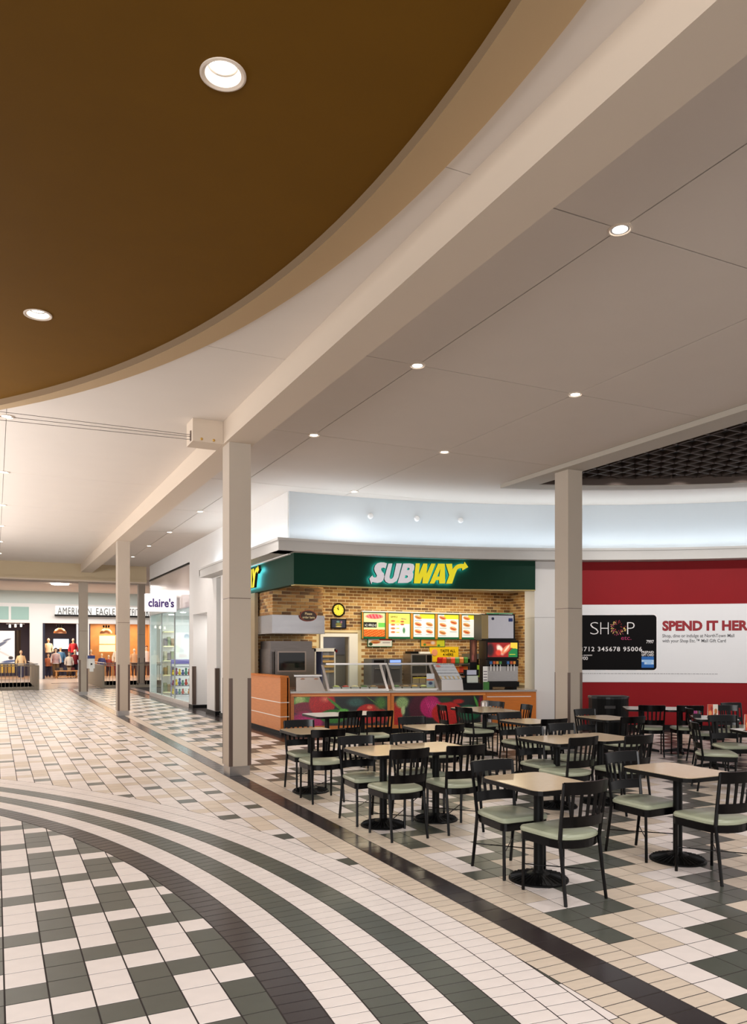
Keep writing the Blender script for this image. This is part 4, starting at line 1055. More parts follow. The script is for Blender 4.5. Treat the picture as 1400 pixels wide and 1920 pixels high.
MB().box(-.06,.68,.0,.62,.03,.56).build('cabinet', M_edge, t); MB().box(.08,.64,-.02,.0,.04,.53).build('front_panel', mat('ice_steel', (186,184,190), rough=.22, metal=.85), t)
MB().box(-.06,.08,-.015,.0,.03,.54).build('side_trim', mat('ice_side', (150,130,90), rough=.3, metal=.6), t)
MB().box(.53,.62,-.03,-.02,.40,.47).build('blue_label', mat('label_blue', (30,50,110)), t); MB().lathe([(.03,0),(.03,.006)],14).xf(Matrix.Translation((.18,-.02,.46)) @ R90).build('round_badge', mat('label_navy', (30,36,70)), t)
MB().box(-.06,.70,.0,.62,0,.03).build('base', M_edge, t)
t = thing('cash_register', 'black cash register with pale paper and screen on the counter', 'cash register', on_counter(F1, 1.57, .12), an1)
MB().box(0,.44,0,.4,0,.14).build('drawer', M_black, t); MB().box(.04,.40,.1,.38,.14,.26).build('body', M_black, t)
MB().box(.12,.36,.04,.07,.15,.30).build('paper_bag', mat('bag_pale', (206,214,204), rough=.6), t); MB().box(.10,.14,.12,.14,.26,.42).box(.06,.40,.10,.13,.30,.43).build('screen', M_black, t); MB().box(.13,.34,.095,.10,.32,.42).build('notice', mat('paper_lilac', (196,200,220)), t)
bc = thing('back_counter', 'steel back counter along the brick wall', 'counter', (8.15, 16.85, 0))
MB().box(0,4.3,.03,.6,0,.84).build('body', M_steel, bc); MB().box(0,4.35,0,.6,.84,.88).build('worktop', M_steel, bc)
M_gry = mat('machine_grey', (104,106,112), rough=.35, metal=.4)
for i, (x_, w_, l) in enumerate(((8.22, .38, 'left grey toaster oven unit on the back counter'), (8.66, .40, 'right grey toaster oven unit with a lit display on the back counter'))):
    t = thing('toaster_oven', l, 'oven', (x_, 16.95, .881), group=None)
    MB().box(0,w_,0,.45,0,.52).build('body', M_gry, t); MB().box(0,w_,-.02,.45,.52,.64).build('control_head', M_gry, t)
    MB().box(.05,w_-.05,-.024,-.02,.545,.61).build('display', mat('display_blue', (120,150,230), emit=.6) if i else M_edge, t); dd = MB().box(.06,w_-.06,-.006,0,.06,.42).build('door', mat('door_grey', (78,80,86), rough=.3, metal=.4), t); MB().tube([(.08,-.015,.40),(w_-.08,-.015,.40)], .01, 6).build('handle', M_steel, dd)
for i, z_ in enumerate((.881, 1.39)):
    t = thing('microwave', ['lower microwave behind the glass sneeze guard','upper microwave standing above the sneeze guard'][i], 'microwave', (9.33, 17.0, z_+(.24 if not i else 0)))
    MB().box(0,.62,0,.4,0,.25).build('body', M_steel, t); MB().box(.04,.43,-.008,0,.03,.22).build('door_window', mat('dark_glass', (22,24,26)), t); MB().box(.46,.60,-.006,0,.03,.22).build('keypad', M_edge, t)
t = thing('microwave_stand', 'steel stand with yellow edged bins under the microwaves', 'stand', (9.33,16.98,.881)); MB().box(0,.64,0,.42,0,.03).box(0,.03,0,.42,.03,.21).box(.61,.64,0,.42,.03,.21).box(0,.64,0,.42,.21,.235).box(0,.64,.38,.42,.49,.505,0).build('shelves', M_steel, t)
for q in range(3): MB().box(.04+.19*q,.21+.19*q,-.02,.3,.03,.17).build('bin', mat('bin_tan', (150,136,108), metal=.3), t)
MB().box(.04,.6,-.022,-.018,.15,.17).build('yellow_edge', mat('yell', (230,210,50)), t)
t = thing('box_stack', 'black tray and white box lying on the upper microwave', 'box', (9.36,17.05,1.642)); MB().box(0,.22,0,.3,0,.06).build('tray', M_black, t); MB().box(.26,.56,0,.3,0,.05).build('white_box', M_white, t)
rk = thing('snack_rack', 'wire snack rack by the yellow poster, filled with bright bags', 'rack', (10.1, 16.92, .881))
for z_ in (.0,.24,.48): MB().box(0,.95,0,.4,z_,z_+.02).build('shelf', M_gry, rk)
for x_ in (0,.93): MB().box(x_,x_+.02,0,.4,0,.52).build('side', M_gry, rk)
bag0 = None; cols = [(60,90,160),(214,70,40),(226,180,60),(200,120,60),(176,26,34),(230,120,40),(120,70,40),(70,130,60),(224,210,190)]
def bagm(c):
    m_ = MB(); m_.grid([[(x_,y_,z_) for x_,y_ in ((-.06,-.01),(.06,-.01),(.06,.01),(-.06,.01))] if z_ in (0,.17) else [(x_,y_,z_) for x_,y_ in ((-.055,-.035),(.055,-.035),(.055,.035),(-.055,.035))] for z_ in (0,.03,.13,.17)], 0, True); m_.f += [(3,2,1,0),(12,13,14,15)]; m_.m += [0,0]
    return m_.mesh('snack_bag', mat('bag_%d_%d' % (c[0], c[1]), c, rough=.35))
bmz = [bagm(c) for c in cols]; ORD = ['first','second','third','fourth','fifth','sixth','seventh','eighth']; bagl = {0:'lowest shelf',1:'middle shelf',2:'top shelf'}; cn = ['blue','orange red','yellow','tan','red','orange','brown','green','cream']
for r in range(3):
    for q in range(7):
        k_ = (q*5+r*2+(q*q) % 3) % 9; o = inst('snack_bag', bmz[k_], None, (10.18+.13*q, 17.03, .902+.24*r), (0,0,.3*math.sin(q*7+r)))
        tag(o, '%s snack bag, %s from the left on the %s of the rack' % (cn[k_], ORD[q], bagl[r]), 'snack bag', 'snack bags on the wire rack')
t = thing('coffee_machine', 'black drink brewer with lime panel behind the register', 'coffee machine', (11.05, 16.95, .881)); MB().box(0,.34,.1,.4,0,.62).build('body', M_black, t); MB().box(.0,.34,.0,.4,.62,.76).build('head', M_gry, t); MB().box(.04,.36,.02,.04,.16,.46).build('lime_panel', mat('lime', (150,200,60), rough=.5), t); MB().box(.1,.28,.03,.0999,.50,.58).build('spout', M_black, t)
t = thing('picture_sign', 'tall narrow brown picture left of the soda fountain', 'sign', on_counter(F1, 1.88, .62, 1.22), an1); MB().box(0,.16,0,.02,-.33,.75).build('post_board', M_edge, t)
def pl(mb): mb.v = [(v[0]+.01,-.001,.25+v[1]) for v in mb.v]
paint_panel('print', .14, .49, 10, 36, lambda U,V: mixc(mixc(np.ones(U.shape+(3,))*np.array([110,60,40.]), blob(U,V,.5,.6,.3,.4,.5), (190,120,90)), blob(U,V,.4,.2,.2,.2,.5), (210,120,110)), MPR, pl, t)
t = thing('price_board', 'white lettered card and green leaflets stand left of the soda fountain', 'card', on_counter(F1, 2.03, .10, .886), an1)
MB().box(.0,.1,.02,.03,.0,.5).build('card', M_white, t); 
for q in range(4): MB().box(.01,.09,.017,.02,.2+.06*q,.22+.06*q).build('print_line', mat('grey_ink', (120,110,120)), t)
MB().box(.0,.12,-.03,.015,.0,.17).build('green_leaflets', mat('leaf_green', (60,120,50), rough=.6), t)
# food pans behind the glass
fc = [((196,206,120),'pale green lettuce'),((190,40,30),'red tomato'),((236,224,190),'pale onion'),((60,110,40),'green pepper'),((150,110,60),'brown olive'),((220,170,70),'yellow cheese')]
for fi, fr in enumerate((F0, F1)):
    for q in range(5 if fi == 0 else 4):
        c, nm = fc[(q+fi*3) % 6]; u = (.90+.20*q) if fi == 0 else (.14+.2*q)
        p = on_counter(fr, u, .42); t = thing('food_pan', '%s pan, %s from the left behind the %s sneeze guard' % (nm, ORD[q], ('left','right')[fi]), 'food pan', p, fr[1], 'food pans behind the sneeze guards')
        MB().box(0,.17,0,.28,0,.06).build('pan', M_steel, t); m_ = MB().ell((.085,.14,.06),(.075,.12,.035),8,5); m_.build('filling', mat('food%d' % (fc.index((c,nm))), c, rough=.6, noise=.2, nscale=40), t, smooth=True)
t = thing('label_sheet', 'colourful printed sheet leaning inside the right sneeze guard', 'sheet', on_counter(F1, .80, .14), an1)
def pl(mb): mb.v = [(v[0], .05*v[1], .01+v[1]) for v in mb.v]
paint_panel('print', .17, .34, 16, 30, lambda U,V: mixc(mixc(mixc(np.ones(U.shape+(3,))*np.array([214,220,226.]), ((V>.55)&(V<.68)).astype(float), (214,110,60)), blob(U,V,.5,.4,.3,.12,.4), (40,60,120)), (V<.15).astype(float), (190,200,70)), MPR, pl, t)
# ------------------------------------------------------------------ banner on the red wall
bn = thing('wall_banner', 'white mural band with a black gift card and red lettering on the red wall', 'mural', (0,0,0))
MB().arc(13.588, 13.6, 5.76, 12.8, 1.03, 2.735).build('white_band', mat('banner_white', (222,222,224), rough=.5), bn)
def rr_arc(s0, s1, z0, z1, r, m_, name, wv, par):
    cx, cz = (s0+s1)/2, (z0+z1)/2; P = rrect((s1-s0)/2, (z1-z0)/2, r, 6); N_ = 20
    xs = sorted(set([round(p[0], 5) for p in P]+[round(-(s1-s0)/2+(s1-s0)*i/N_, 5) for i in range(N_+1)])); mb = MB()
    def half(x):
        e = (s1-s0)/2-abs(x); h = (z1-z0)/2
        return h if e >= r else h-r+math.sqrt(max(0, r*r-(r-e)**2))
    mb.grid([[(x, -half(x), wv), (x, half(x), wv)] for x in xs]); mb.v = [(v[0], v[1], v[2]) for v in mb.v]
    on_arc(mb, cx, cz); return mb.build(name, m_, par)
M_ink = mat('card_black', (6,4,5), rough=.5, spec=.12); M_pw = mat('print_white', (232,228,228), rough=.5); M_rt = mat('print_red', (140,18,30), rough=.5); M_gt = mat('print_grey', (74,74,78), rough=.5)
rr_arc(5.78, 7.83, 1.275, 2.53, .085, M_pw, 'card_edge', .0125, bn)
cd = rr_arc(5.90, 7.806, 1.30, 2.506, .07, M_ink, 'gift_card', .0145, bn)
def wtext(body, s0, s1, z, cap, m_, bold=0, name='lettering', par=bn, wv=.0155, spacing=1.0):
    mb = fit_w(text_mb(body, 1.0, bold, 0.0, spacing), s1-s0); ky = cap/.73
    mb.v = [(v[0], v[1]*ky, wv) for v in mb.v]; on_arc(mb, s0, z); return mb.build(name, m_, par)
wtext('S', 6.38, 6.56, 2.076, .30, M_pw, -.022, par=cd); wtext('H', 6.60, 6.78, 2.076, .30, M_pw, -.022, par=cd); wtext('P', 7.18, 7.34, 2.076, .30, M_pw, -.022, par=cd)
rnd = random.Random(3)
for q in range(70):
    a = rnd.random()*2*PI; rr_ = .05+.12*math.sqrt(rnd.random()); u, v_ = rr_*math.cos(a), rr_*math.sin(a); l_ = .022; 
    c_ = M_rt if (a < 1.9 or rr_ < .09) else (mat('petal_gold', (226,190,110)) if rnd.random() > .4 else mat('petal_plum', (150,40,80)))
    mb = MB(); ca, sa = math.cos(a), math.sin(a); mb.face([(u-l_*ca, v_-l_*sa, 0), (u+.008*sa, v_-.008*ca, 0), (u+l_*ca, v_+l_*sa, 0), (u-.008*sa, v_+.008*ca, 0)])
    mb.v = [(x_, y_, .0158) for x_, y_, z_ in mb.v]; on_arc(mb, 6.985, 2.228)
    if q == 0: allp = {}
    allp.setdefault(c_.name, []).append(mb)
for nm, l in allp.items():
    mb = MB()
    for m_ in l:
        k_ = len(mb.v); mb.v += m_.v; mb.f += [tuple(i+k_ for i in f) for f in m_.f]; mb.m += m_.m
    tag(mb.build('flower_petals', bpy.data.materials[nm], cd), kind='stuff')
wtext('etc.', 7.05, 7.27, 1.96, .10, mat('print_magenta', (160,30,90)), .0, par=cd)
wtext('7997', 7.591, 7.749, 1.885, .075, M_pw, .01, par=cd)
wtext('3712 345678 95006', 6.155, 7.50, 1.712, .10, M_pw, .012, par=cd, spacing=1.15)
wtext('00/00', 6.09, 6.325, 1.52, .075, M_pw, .01, par=cd); wtext('From 00/00/00', 6.1, 6.42, 1.61, .025, M_pw, .02, par=cd)
wtext('PREPAID', 7.488, 7.749, 1.668, .05, M_pw, .02, par=cd); wtext('GIFT CARD', 7.488, 7.749, 1.607, .05, M_pw, .02, par=cd)
mb = MB().arc(13.583, 13.586, 7.488, 7.749, 1.349, 1.594); mb.build('blue_square', mat('square_blue', (14,94,170), rough=.5), cd)
mb = MB().arc(13.5818, 13.5835, 7.488, 7.749, 1.475, 1.525).arc(13.5818, 13.5835, 7.545, 7.749, 1.42, 1.475); mb.build('pale_bars', mat('pale_blue', (150,190,230), rough=.5), cd)
wtext('AMERICAN', 7.50, 7.74, 1.485, .03, M_pw, .02, par=cd, wv=.0185); wtext('EXPRESS', 7.56, 7.74, 1.435, .03, M_pw, .02, par=cd, wv=.0185)
wtext('SPEND IT HERE', 7.929, 9.80, 2.17, .205, M_rt, .05)
wtext('Shop, dine or indulge at NorthTown Mall', 7.929, 9.405, 2.015, .075, M_gt, .008); wtext('with your Shop Etc.\u2122 Mall Gift Card', 7.929, 9.235, 1.905, .075, M_gt, .008)
mb = MB(); s_ = 5.95
while s_ < 9.03:
    L_ = rnd.uniform(.02,.07); mb.arc(13.584, 13.5875, s_, s_+L_, 1.213, 1.225); s_ += L_+.014
tag(mb.build('fine_print', mat('fine_ink', (150,150,152)), bn), kind='stuff')
# ------------------------------------------------------------------ glass shopfront with purple sign
cl = MB(); M_kerb = mat('marble_kerb', (214,204,198), rough=.25, noise=.05, nscale=12)
cl.box(5.28, 5.42, 23.58, 30.24, 0, .14)
o = cl.build('trim_9', M_kerb); tag(o, 'pale stone kerb under the glass shopfront', 'trim', kind='structure')
wn = thing('window_1', 'tall frameless glass shopfront panes on the corridor', 'window', (5.32, 23.58, 0), kind='structure')
for i in range(3):
    MB().box(-.006,.006,.03+2.21*i,2.21*(i+1),.14,3.03).build('glass_pane', mat_glass('shop_glass', (232,244,242), .11, False), wn)
    MB().box(-.02,.02,2.21*i,2.21*i+.03,.14,3.04).build('window_frame', M_steel, wn)
MB().box(-.02,.03,0,6.66,3.03,3.06).build('head_rail', M_steel, wn); MB().box(-.012,.0,.0,6.66,3.06,4.33).build('spandrel_panel', mat('spandrel', (206,192,186), rough=.12, spec=.7), wn); MB().box(-.05,.0,-.02,6.68,4.33,4.36).build('top_cap', M_edge, wn)
t = thing('shop_sign', "white blade sign reading claire's in purple letters", 'sign', (4.25, 25.0, 2.95))
MB().box(0,.96,0,.22,0,.56).build('sign_box', mat('sign_white', (236,234,238), rough=.5, emit=.25), t)
MB().box(.96,1.05,.08,.14,.1,.46).build('bracket', M_steel, t)
mb = fit_w(text_mb("claire's", 1.0, .025, .01), .80); mb.v = [(v[0]+.08, -.004-v[2]*.3, .15+v[1]*.36) for v in mb.v]; mb.build('lettering', mat('letter_purple', (62,36,112), rough=.5), t)
ci_ = MB(); ci_.box(5.75, 9.6, 30.2, 30.3, 0, 3.04); ci_.box(9.5, 9.6, 23.6, 30.2, 0, 3.04); ci_.box(5.6, 9.6, 23.5, 23.6, 0, 3.04); ci_.box(5.42, 9.6, 23.6, 30.2, 3.04, 3.1)
o = ci_.build('wall_shop', mat('shop_white', (232,226,224), rough=.5)); tag(o, 'white inner walls of the accessory shop', 'wall', kind='structure')
o = MB().box(5.42, 9.5, 23.6, 30.2, -.04, .005).box(5.42,5.75,30.2,37,-.04,.0).build('floor', mat('lilac_floor', (206,198,206), rough=.15)); tag(o, 'pale glossy floor of the accessory shop', 'floor', kind='structure')
area('accessory_shop_light', (7.2, 27, 3.0), 2.5, 5, 120, (1, .97, .95))
for i, y in enumerate((25.0, 27.0, 29.0)):
    o = MB().lathe([(.1,0),(.09,-.01),(.001,-.012)], 16, cap=False).build('ceiling_downlight', M_lamp, loc=(5.85, y, 3.035)); tag(o, ['near','middle','far'][i]+' round ceiling lamp behind the tall shopfront glass', 'ceiling light', 'lamps behind the shopfront glass')
t = thing('wall_shelving', 'cream lit shelving at the far left corner behind the shopfront glass', 'shelving', (5.76, 29.9, 0))
for z_ in (.1,.75,1.3,1.85,2.4): MB().box(0,.42,0,.28,z_,z_+.04).build('shelf', mat('shelf_cream', (240,224,176), rough=.5, emit=.15), t)
for q, z_ in enumerate((.14,.79,1.34,1.89)):
    for w2 in range(3): MB().box(.02+.13*w2,.13+.13*w2,.05,.24,z_,z_+.34-.06*(w2+q) % .12).build('goods', mat('goods%d' % ((q+w2) % 4), ((120,130,90),(150,120,80),(170,160,130),(90,80,86))[(q+w2) % 4]), t)
t = thing('display_poster', 'white fashion poster panel on the wall behind the purple toy stand', 'poster', (6.22, 30.17, 1.2))
def pl(mb): mb.v = [(v[0], -.004, v[1]) for v in mb.v]
paint_panel('print', 1.2, 1.7, 48, 60, lambda U,V: mixc(mixc(mixc(mixc(np.ones(U.shape+(3,))*np.array([226,220,220.]), blob(U,V,.12,.45,.08,.3,.4,-.2), (236,230,214)), blob(U,V,.38,.62,.1,.07,.4), (150,160,180)), blob(U,V,.38,.4,.13,.25,.5), (240,238,234)), blob(U,V,.82,.5,.16,.10,.3), (226,60,110)), mat_paint('poster_print', .4, emit=.1), pl, t)
MB().box(0,1.2,0,.02,0,1.7).build('board', M_white, t)
t = thing('toy_stand', 'purple topped stand crowded with small colourful toys behind the glass', 'display stand', (6.25, 28.9, 0), D(-14))
M_pur = mat('stand_purple', (112,100,170), rough=.4)
MB().box(-.42,.42,-.2,.2,1.22,1.38).build('header', M_pur, t)
for z_ in (.08,.40,.78,1.10): MB().box(-.42,.42,-.25,.2,z_,z_+.02).build('shelf', mat('stand_grey', (120,116,130), rough=.4), t)
for x_ in (-.42,.40): MB().box(x_,x_+.02,-.2,.2,0,1.3).build('side', M_pur, t)
tc = [(226,190,40),(206,60,50),(226,120,160),(70,90,160),(236,230,220),(150,60,110),(60,130,110),(230,140,50)]; tcn = ['yellow','red','pink','blue','white','plum','green','orange']
tms = []
for c in tc:
    m_ = MB(); m_.ell((0,0,.06),(.05,.045,.06),8,5); m_.ell((0,-.01,.145),(.036,.036,.036),8,5); tms.append(m_.mesh('small_toy', mat('toy_%d' % c[0], c, rough=.6), True))
for r, z_ in enumerate((.10,.42,.80)):
    for q in range(7):
        k_ = (q*3+r*5) % 8; u, v_ = -.34+.115*q, -.14+.05*((q+r) % 2); ca, sa = math.cos(D(-14)), math.sin(D(-14))
        o = inst('small_toy', tms[k_], None, (6.25+u*ca-v_*sa, 28.9+u*sa+v_*ca, z_)); o.scale = (1.15,1.15,1.15+.2*((q*r) % 3))
        tag(o, '%s toy, %s from the left on the %s shelf of the purple stand' % (tcn[k_], ORD[q], ('lowest','middle','upper')[r]), 'toy', 'toys on the purple stand')
# ------------------------------------------------------------------ hand sanitizer dispenser on the third column
t = thing('sanitizer_dispenser', 'white wall dispenser with blue header on the third column back', 'dispenser', (3.33, 31.494, .9))
MB().box(-.16,.13,.10,.106,.12,.62).build('back_plate', M_white, t)
MB().box(-.12,.12,0,.10,.12,.50).build('housing', M_white, t); MB().box(-.13,.13,-.01,.10,.50,.62).build('header', mat('header_blue', (40,60,130), rough=.4), t); MB().box(-.07,.07,-.03,.08,0,.12).build('drip_tray', M_white, t); MB().box(-.03,.03,-.012,0,.26,.32).build('sensor', M_edge, t)
# ------------------------------------------------------------------ railings round the far openings
M_rail = mat('railing_taupe', (176,164,144), rough=.5)
def railing(name_l, x0, x1, xp):
    t = thing('railing', name_l, 'railing', (0, 36.85, 0))
    MB().box(x0, x1, -.03, .03, 1.02, 1.06).build('cap_rail', M_rail, t); MB().box(x0, x1, -.03, .03, .10, .13).build('bottom_rail', M_rail, t); MB().box(x0,x1,-.04,.1,0,.09).build('kerb', M_rail, t)
    MB().tube([(x0, .15, 1.12), (x1, .15, 1.12)], .022, 8).build('handrail', M_steel, t)
    b = MB(); x_ = x0+.1
    while x_ < x1: b.box(x_-.009, x_+.009, -.01, .01, .13, 1.02); x_ += .15
    tag(b.build('balusters', M_rail, t), kind='stuff')
    MB().box(xp-.04, xp+.04, -.06, 8.2, 0, 1.05).build('side_panel', M_rail, t); MB().tube([(xp+(.12 if xp > 3 else -.12), .1, 1.12), (xp+(.12 if xp > 3 else -.12), 8.1, 1.12)], .022, 8).build('side_handrail', M_steel, t)
    MB().box(x0, x1, 8.1, 8.16, .1, 1.04).build('far_panel', M_rail, t) if False else None
railing('taupe railing with thin balusters at the left edge, before the poster window', -7.5, 1.70, 1.70)
railing('taupe railing with thin balusters between the far columns', 4.415, 8.7, 4.415)
# ------------------------------------------------------------------ far shop front
FY = 50.0; M_fw = mat('facade_white', (222,222,220), rough=.5); M_fg = mat('facade_green', (196,208,204), rough=.4); M_teal = mat('teal_glass', (150,182,174), rough=.2)
fw = MB()
fw.box(-8, 9.4, FY, FY+.3, 3.32, 4.47); fw.box(1.85, 2.55, FY, FY+.3, 0, 3.32); fw.box(4.75, 5.15, FY, FY+.3, 0, 3.32); fw.box(8.9, 9.4, FY, FY+.3, 0, 3.32); fw.box(9.4,14,FY,FY+.3,3.32,4.47); fw.box(9.9,10.5,FY-.2,FY+.3,0,3.32); fw.box(-8,-3.2,FY,FY+.3,0,3.32)
fw = fw.build('wall_far', M_fw); tag(fw, 'white facade of the clothing shop at the far end', 'wall', kind='structure')
MB().box(-8, 14, FY+.05, FY+.3, 4.47, 5.2).build('upper_band', M_fg, fw)
for x0, x1 in ((-3,-1.6),(-1.5,-.2),(-.1,.72),(.85,1.80),(9.6,11.0),(11.1,12.5)): MB().box(x0, x1, FY-.02, FY, 3.50, 4.26).build('teal_panel', M_teal, fw)
M_navy = mat('navy', (44,50,84), rough=.6); M_warm = mat('warm_wood', (196,140,84), rough=.6, noise=.1, nscale=3)
it = MB(); it.box(-3.2, 5.0, 56.5, 56.6, 0, 3.6, 1); it.box(5.0, 9.4, 54.0, 54.1, 0, 3.6, 0); it.box(5.2,5.6,53.6,54.0,0,3.4,1); it.box(7.2,7.5,53.2,54.0,0,3.4,1); it.box(9.3, 9.4, 50.3, 56.5, 0, 3.6); it.box(2.2, 2.3, 50.3, 56.5, 0, 3.6, 0); it.box(4.85,5.0,50.3,53.5,0,3.6,1); it.box(-3.2, 9.4, 50.3, 56.6, 3.5, 3.6, 0); it.box(-3.3,-3.2,50.3,56.6,0,3.6,0)
o = it.build('wall_shop_inner', [M_warm, M_navy]); tag(o, 'warm wood and navy inner walls of the clothing shop', 'wall', kind='structure')
for (xx, yy, e) in ((3.6, 52.5, 120), (6.6, 52.3, 90), (8.2, 52.3, 60), (0, 52.3, 130)): area('clothes_shop_light', (xx, yy, 3.45), 1.8, 2.5, e, (1, .78, .52))
sg = thing('shop_sign', 'raised dark lettering AMERICAN EAGLE OUTFITTERS over the far shop', 'sign', (3.2, FY, 3.74))
MB().box(0,5.75,-.3,0,0,.10).build('sign_shelf', M_edge, sg); MB().box(0.05,5.7,-.02,-.0,.10,.62).build('back_panel', mat('panel_lit', (236,236,234), rough=.5, emit=.3), sg)
M_lt = mat('letter_grey', (70,72,70), rough=.4)
for wd, x0, x1 in (('AMERICAN',.16,2.05),('EAGLE',2.33,3.42),('OUTFITTERS',3.72,5.6)):
    mb = fit_w(text_mb(wd, 1, .0, .08, 1.15), x1-x0); mb.v = [(v[0]+x0, -.25-v[2]*.2, .11+v[1]*.44/.73) for v in mb.v]; mb.build('lettering', M_lt, sg)
dg_ = thing('shop_door', 'pair of open dark doors at the clothing shop entrance', 'door', (2.55, FY+.1, 0)); 
for x_ in (.0, 2.08): MB().box(x_, x_+.12, -.12, .6, 0, 3.3).build('door_leaf', mat('door_navy', (38,42,60), rough=.3), dg_)
# shop contents
def mannequin(x, y, h, top, bot, label, skin=(214,190,166), z=0, stripes=None, rz=0, hair=None):
    k = h/1.8; t = thing('mannequin', label, 'mannequin', (x, y, z), rz, 'dressed mannequins in the far shop')
    b = MB(); b.ell((0,0,1.68*k),(.085*k,.10*k,.12*k),10,7); b.tube([(0,0,1.6*k),(0,0,1.45*k)], .05*k, 8)
    b.tube([(0,0,1.48*k),(0,0,1.35*k),(0,0,1.05*k),(0,0,.9*k)], [.12*k,.17*k,.13*k,.16*k], 10)
    for s_ in (-1,1):
        b.tube([(s_*.17*k,0,1.42*k),(s_*.24*k,.02,1.15*k),(s_*.25*k,-.06,.88*k)], [.05*k,.042*k,.03*k], 6); b.tube([(s_*.08*k,0,.92*k),(s_*.1*k,0,.5*k),(s_*.1*k,.02,.06*k),(s_*.1*k,-.1*k,.03*k)], [.085*k,.06*k,.04*k,.03*k], 7)
    b.build('body', mat('manne_%d' % skin[0], skin, rough=.5), t, smooth=True)
    c = MB(); c.tube([(0,0,1.47*k),(0,0,1.36*k),(0,0,1.08*k),(0,0,.86*k)], [.13*k,.20*k,.165*k,.20*k], 10)
    for s_ in (-1,1): c.tube([(s_*.15*k,0,1.43*k),(s_*.25*k,.02,1.15*k),(s_*.27*k,-.04,.92*k)], [.075*k,.065*k,.055*k], 7)
    c.build('shirt', mat('cloth_%d_%d' % (top[0], top[2]), top, rough=.8), t, smooth=True)
    if stripes:
        for q in range(6): MB().tube([(0,0,(.92+.09*q)*k),(0,0,(.945+.09*q)*k)], (.203-.004*q*(1 if q<3 else -.3))*k, 10, cap=False).build('stripe', mat('stripe_red', stripes, rough=.8), t)
    l = MB()
    for s_ in (-1,1): l.tube([(s_*.08*k,0,.92*k),(s_*.10*k,0,.5*k),(s_*.10*k,.01,.1*k)], [.12*k,.09*k,.07*k], 8)
    l.build('trousers', mat('cloth_%d_%d' % (bot[0], bot[2]), bot, rough=.8), t, smooth=True)
    if hair: MB().ell((0,.015,1.72*k),(.095*k,.11*k,.10*k),8,5).build('wig', mat('hair_%d' % hair[0], hair), t)
mannequin(3.35, 51.2, 1.85, (226,214,210), (120,92,60), 'headed mannequin in a red and white striped jumper at the clothing shop entrance', stripes=(170,50,60), hair=(40,26,20))
mannequin(2.95, 51.6, 1.5, (186,120,90), (40,40,66), 'short mannequin in orange brown at the left of the clothing shop entrance', hair=(60,30,20))
mannequin(3.75, 53.1, 1.95, (60,110,160), (30,34,60), 'mannequin in bright blue behind the striped one')
mannequin(4.12, 51.25, 1.6, (230,220,206), (110,86,60), 'mannequin in cream at the clothing shop entrance', hair=(90,50,30))
mannequin(4.48, 51.6, 1.75, (130,26,36), (40,36,50), 'mannequin in dark red at the right of the entrance')
mannequin(3.0, 52.3, 1.7, (226,216,196), (60,60,80), 'pale mannequin standing high at the left of the entrance', z=.75)
mannequin(4.45, 52.4, 1.7, (190,36,50), (90,90,110), 'mannequin in bright red standing high at the right of the entrance', z=.75)
mannequin(5.35, 51.0, 1.75, (200,120,60), (30,28,30), 'mannequin in orange behind the white dispenser column')
mannequin(6.0, 51.0, 1.5, (60,64,110), (40,44,84), 'mannequin in navy between the two railing columns', skin=(226,200,160))
mannequin(6.45, 51.3, 1.4, (150,60,50), (60,30,34), 'small mannequin in brown red in the right shop window')
mannequin(6.95, 51.0, 2.0, (236,222,200), (110,30,40), 'tall mannequin in cream top and red skirt left of the second column', hair=(120,50,50))
mannequin(8.0, 51.2, 1.8, (206,160,120), (70,40,34), 'mannequin in tan seen between the second and farthest column')
mannequin(8.75, 51.2, 2.0, (230,220,216), (90,50,40), 'mannequin in white right of the farthest column', hair=(110,50,30))
for i, (x_, l) in enumerate(((3.6,'left hanging steel dome lamp in the clothing shop entrance'),(6.3,'hanging steel dome lamp in the right window of the clothing shop'))):
    t = thing('pendant_lamp', l, 'pendant lamp', (x_, 51.3, 2.75)); MB().lathe([(.38,0),(.36,.1),(.24,.25),(.1,.32)], 20, cap=False).build('shade', mat('copper_shade', (206,150,110), rough=.3, metal=.5), t, smooth=True)
    MB().lathe([(.34,.03),(.001,.031)],16,cap=False).build('bulb_face', mat('bulb_warm', (255,226,180), emit=4), t)
    for q in (-.15,0,.15): MB().box(q-.05,q+.05,-.05,.05,.38,.52).build('canister', M_edge, t)
    MB().tube([(0,0,.3),(0,0,.75)], .015, 5).build('rod', M_edge, t)
t = thing('display_table', 'low wooden table of folded clothes at the clothing shop entrance', 'table', (3.85, 50.7, 0)); MB().box(-.6,.7,-.3,.3,.42,.48).build('top', M_warm, t)
for a_ in ((-.55,-.25),(.6,-.25),(-.55,.2),(.6,.2)): MB().box(a_[0],a_[0]+.08,a_[1],a_[1]+.08,0,.42).build('leg', M_warm, t)
MB().box(-.6,.7,-.25,.28,.08,.12).build('lower_shelf', M_warm, t)
for q in range(5):
    o = MB().box(-.1,.1,-.15,.15,0,.16).build('folded_clothes', mat('fold%d' % q, ((60,50,46),(110,96,80),(40,44,60),(150,130,100),(90,40,36))[q], rough=.9)); o.location = (3.4+.22*q, 50.7, .481)
    tag(o, ['dark brown','taupe','navy','sand','rust'][q]+' stack of folded clothes on the low wooden table', 'clothes', 'folded clothes on the low table')
t = thing('cream_banner', 'cream framed panel hanging in the right shop window', 'banner', (6.0, 52.8, 1.55)); MB().box(0,1.1,0,.05,0,1.15).build('frame', M_warm, t); MB().box(.06,1.04,-.01,0,.06,.5).box(.06,1.04,-.01,0,.56,1.09).build('panel', mat('panel_cream', (244,222,160), emit=.5), t)
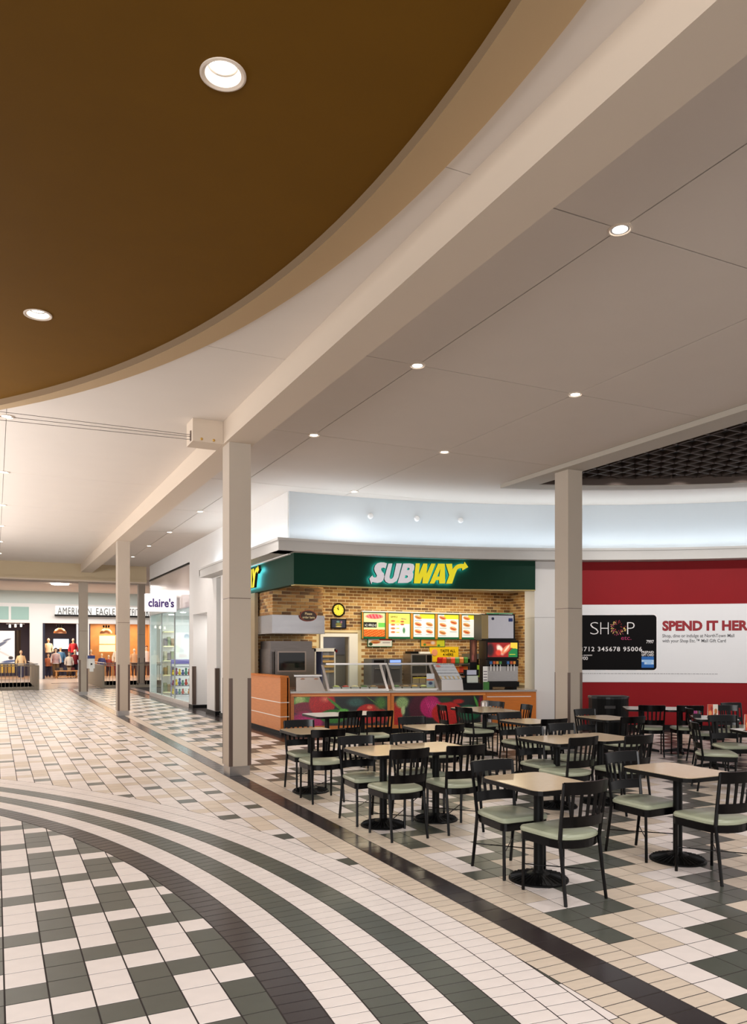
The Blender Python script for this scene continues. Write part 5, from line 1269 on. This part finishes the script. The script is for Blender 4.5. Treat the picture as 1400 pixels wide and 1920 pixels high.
t = thing('wall_screen', 'bright blue white screen on the navy back wall of the clothing shop', 'screen', (3.5, 56.4, 1.75)); MB().box(0,1.05,0,.05,0,.75).build('case', M_edge, t); MB().box(.04,1.01,-.01,0,.04,.71).build('screen', mat('screen_blue', (190,210,244), emit=1.2), t)
t = thing('clothes_rack', 'rail of hanging mustard clothes low in the poster window', 'clothes rack', (-.8, 50.6, .35)); MB().tube([(-1,0,.55),(2.2,0,.55)], .015, 6).build('bar', M_steel, t)
for x_ in (-1.0, 2.2): MB().box(x_-.02,x_+.02,-.02,.02,-.35,.55).build('upright', M_steel, t)
for q in range(14): MB().box(-.9+.2*q,-.76+.2*q,-.12,.12,.02,.52).build('garment', mat('garm%d' % (q % 3), ((186,140,50),(206,166,70),(150,116,60))[q % 3], rough=.9), t)
def ath(U, V):
    c = np.ones(U.shape+(3,))*np.array([226,220,214.]); c = mixc(c, blob(U,V,.72,.55,.22,.05,.3,.75), (96,100,116)); c = mixc(c, blob(U,V,.86,.72,.10,.03,.4,.5), (96,100,116)); c = mixc(c, blob(U,V,.62,.4,.14,.08,.3,.4), (110,112,124)); c = mixc(c, blob(U,V,.8,.3,.2,.03,.4,-.7), (200,190,184))
    c = mixc(c, blob(U,V,.93,.16,.05,.06,.3), (60,50,50)); c = mixc(c, blob(U,V,.9,.05,.16,.05,.4,.2), (80,90,120)); return mixc(c, ((abs(V-.2)<.05)&(U>.45)&(U<.62)).astype(float), (206,90,60))
t = thing('window_poster', 'large pale poster of a leaping figure in the left window', 'poster', (-1.9, 50.6, .95)); MB().box(0,2.95,0,.04,0,1.9).build('board', M_white, t)
def pl(mb): mb.v = [(v[0], -.004, v[1]) for v in mb.v]
paint_panel('print', 2.95, 1.9, 80, 54, ath, mat_paint('poster_print2', .4, emit=.25), pl, t)
mannequin(1.4, 51.0, 1.7, (226,206,166), (60,66,96), 'mannequin in cream beside the large window poster')
t = thing('dark_curtain', 'dark curtain strip right of the large window poster', 'curtain', (1.1, 51.2, .9)); 
rows = [[(.06*q, .04*math.sin(q*1.7), z_) for q in range(6)] for z_ in (0, 2.0)]; MB().grid(rows).build('cloth', mat('curtain_dark', (46,38,34), rough=.9), t)
t = thing('track_lights', 'three small bright spotlights on a track in the left window', 'track lights', (.7, 50.8, 3.05)); MB().box(-.1,.9,-.02,.02,.2,.24).build('track', M_steel, t)
for q in range(3): MB().lathe([(.05,0),(.05,.14),(.02,.18)], 10).xf(Matrix.Translation((.1+.3*q,0,.03*q))).build('spot_head', mat('bulb_white', (255,244,220), emit=4), t)
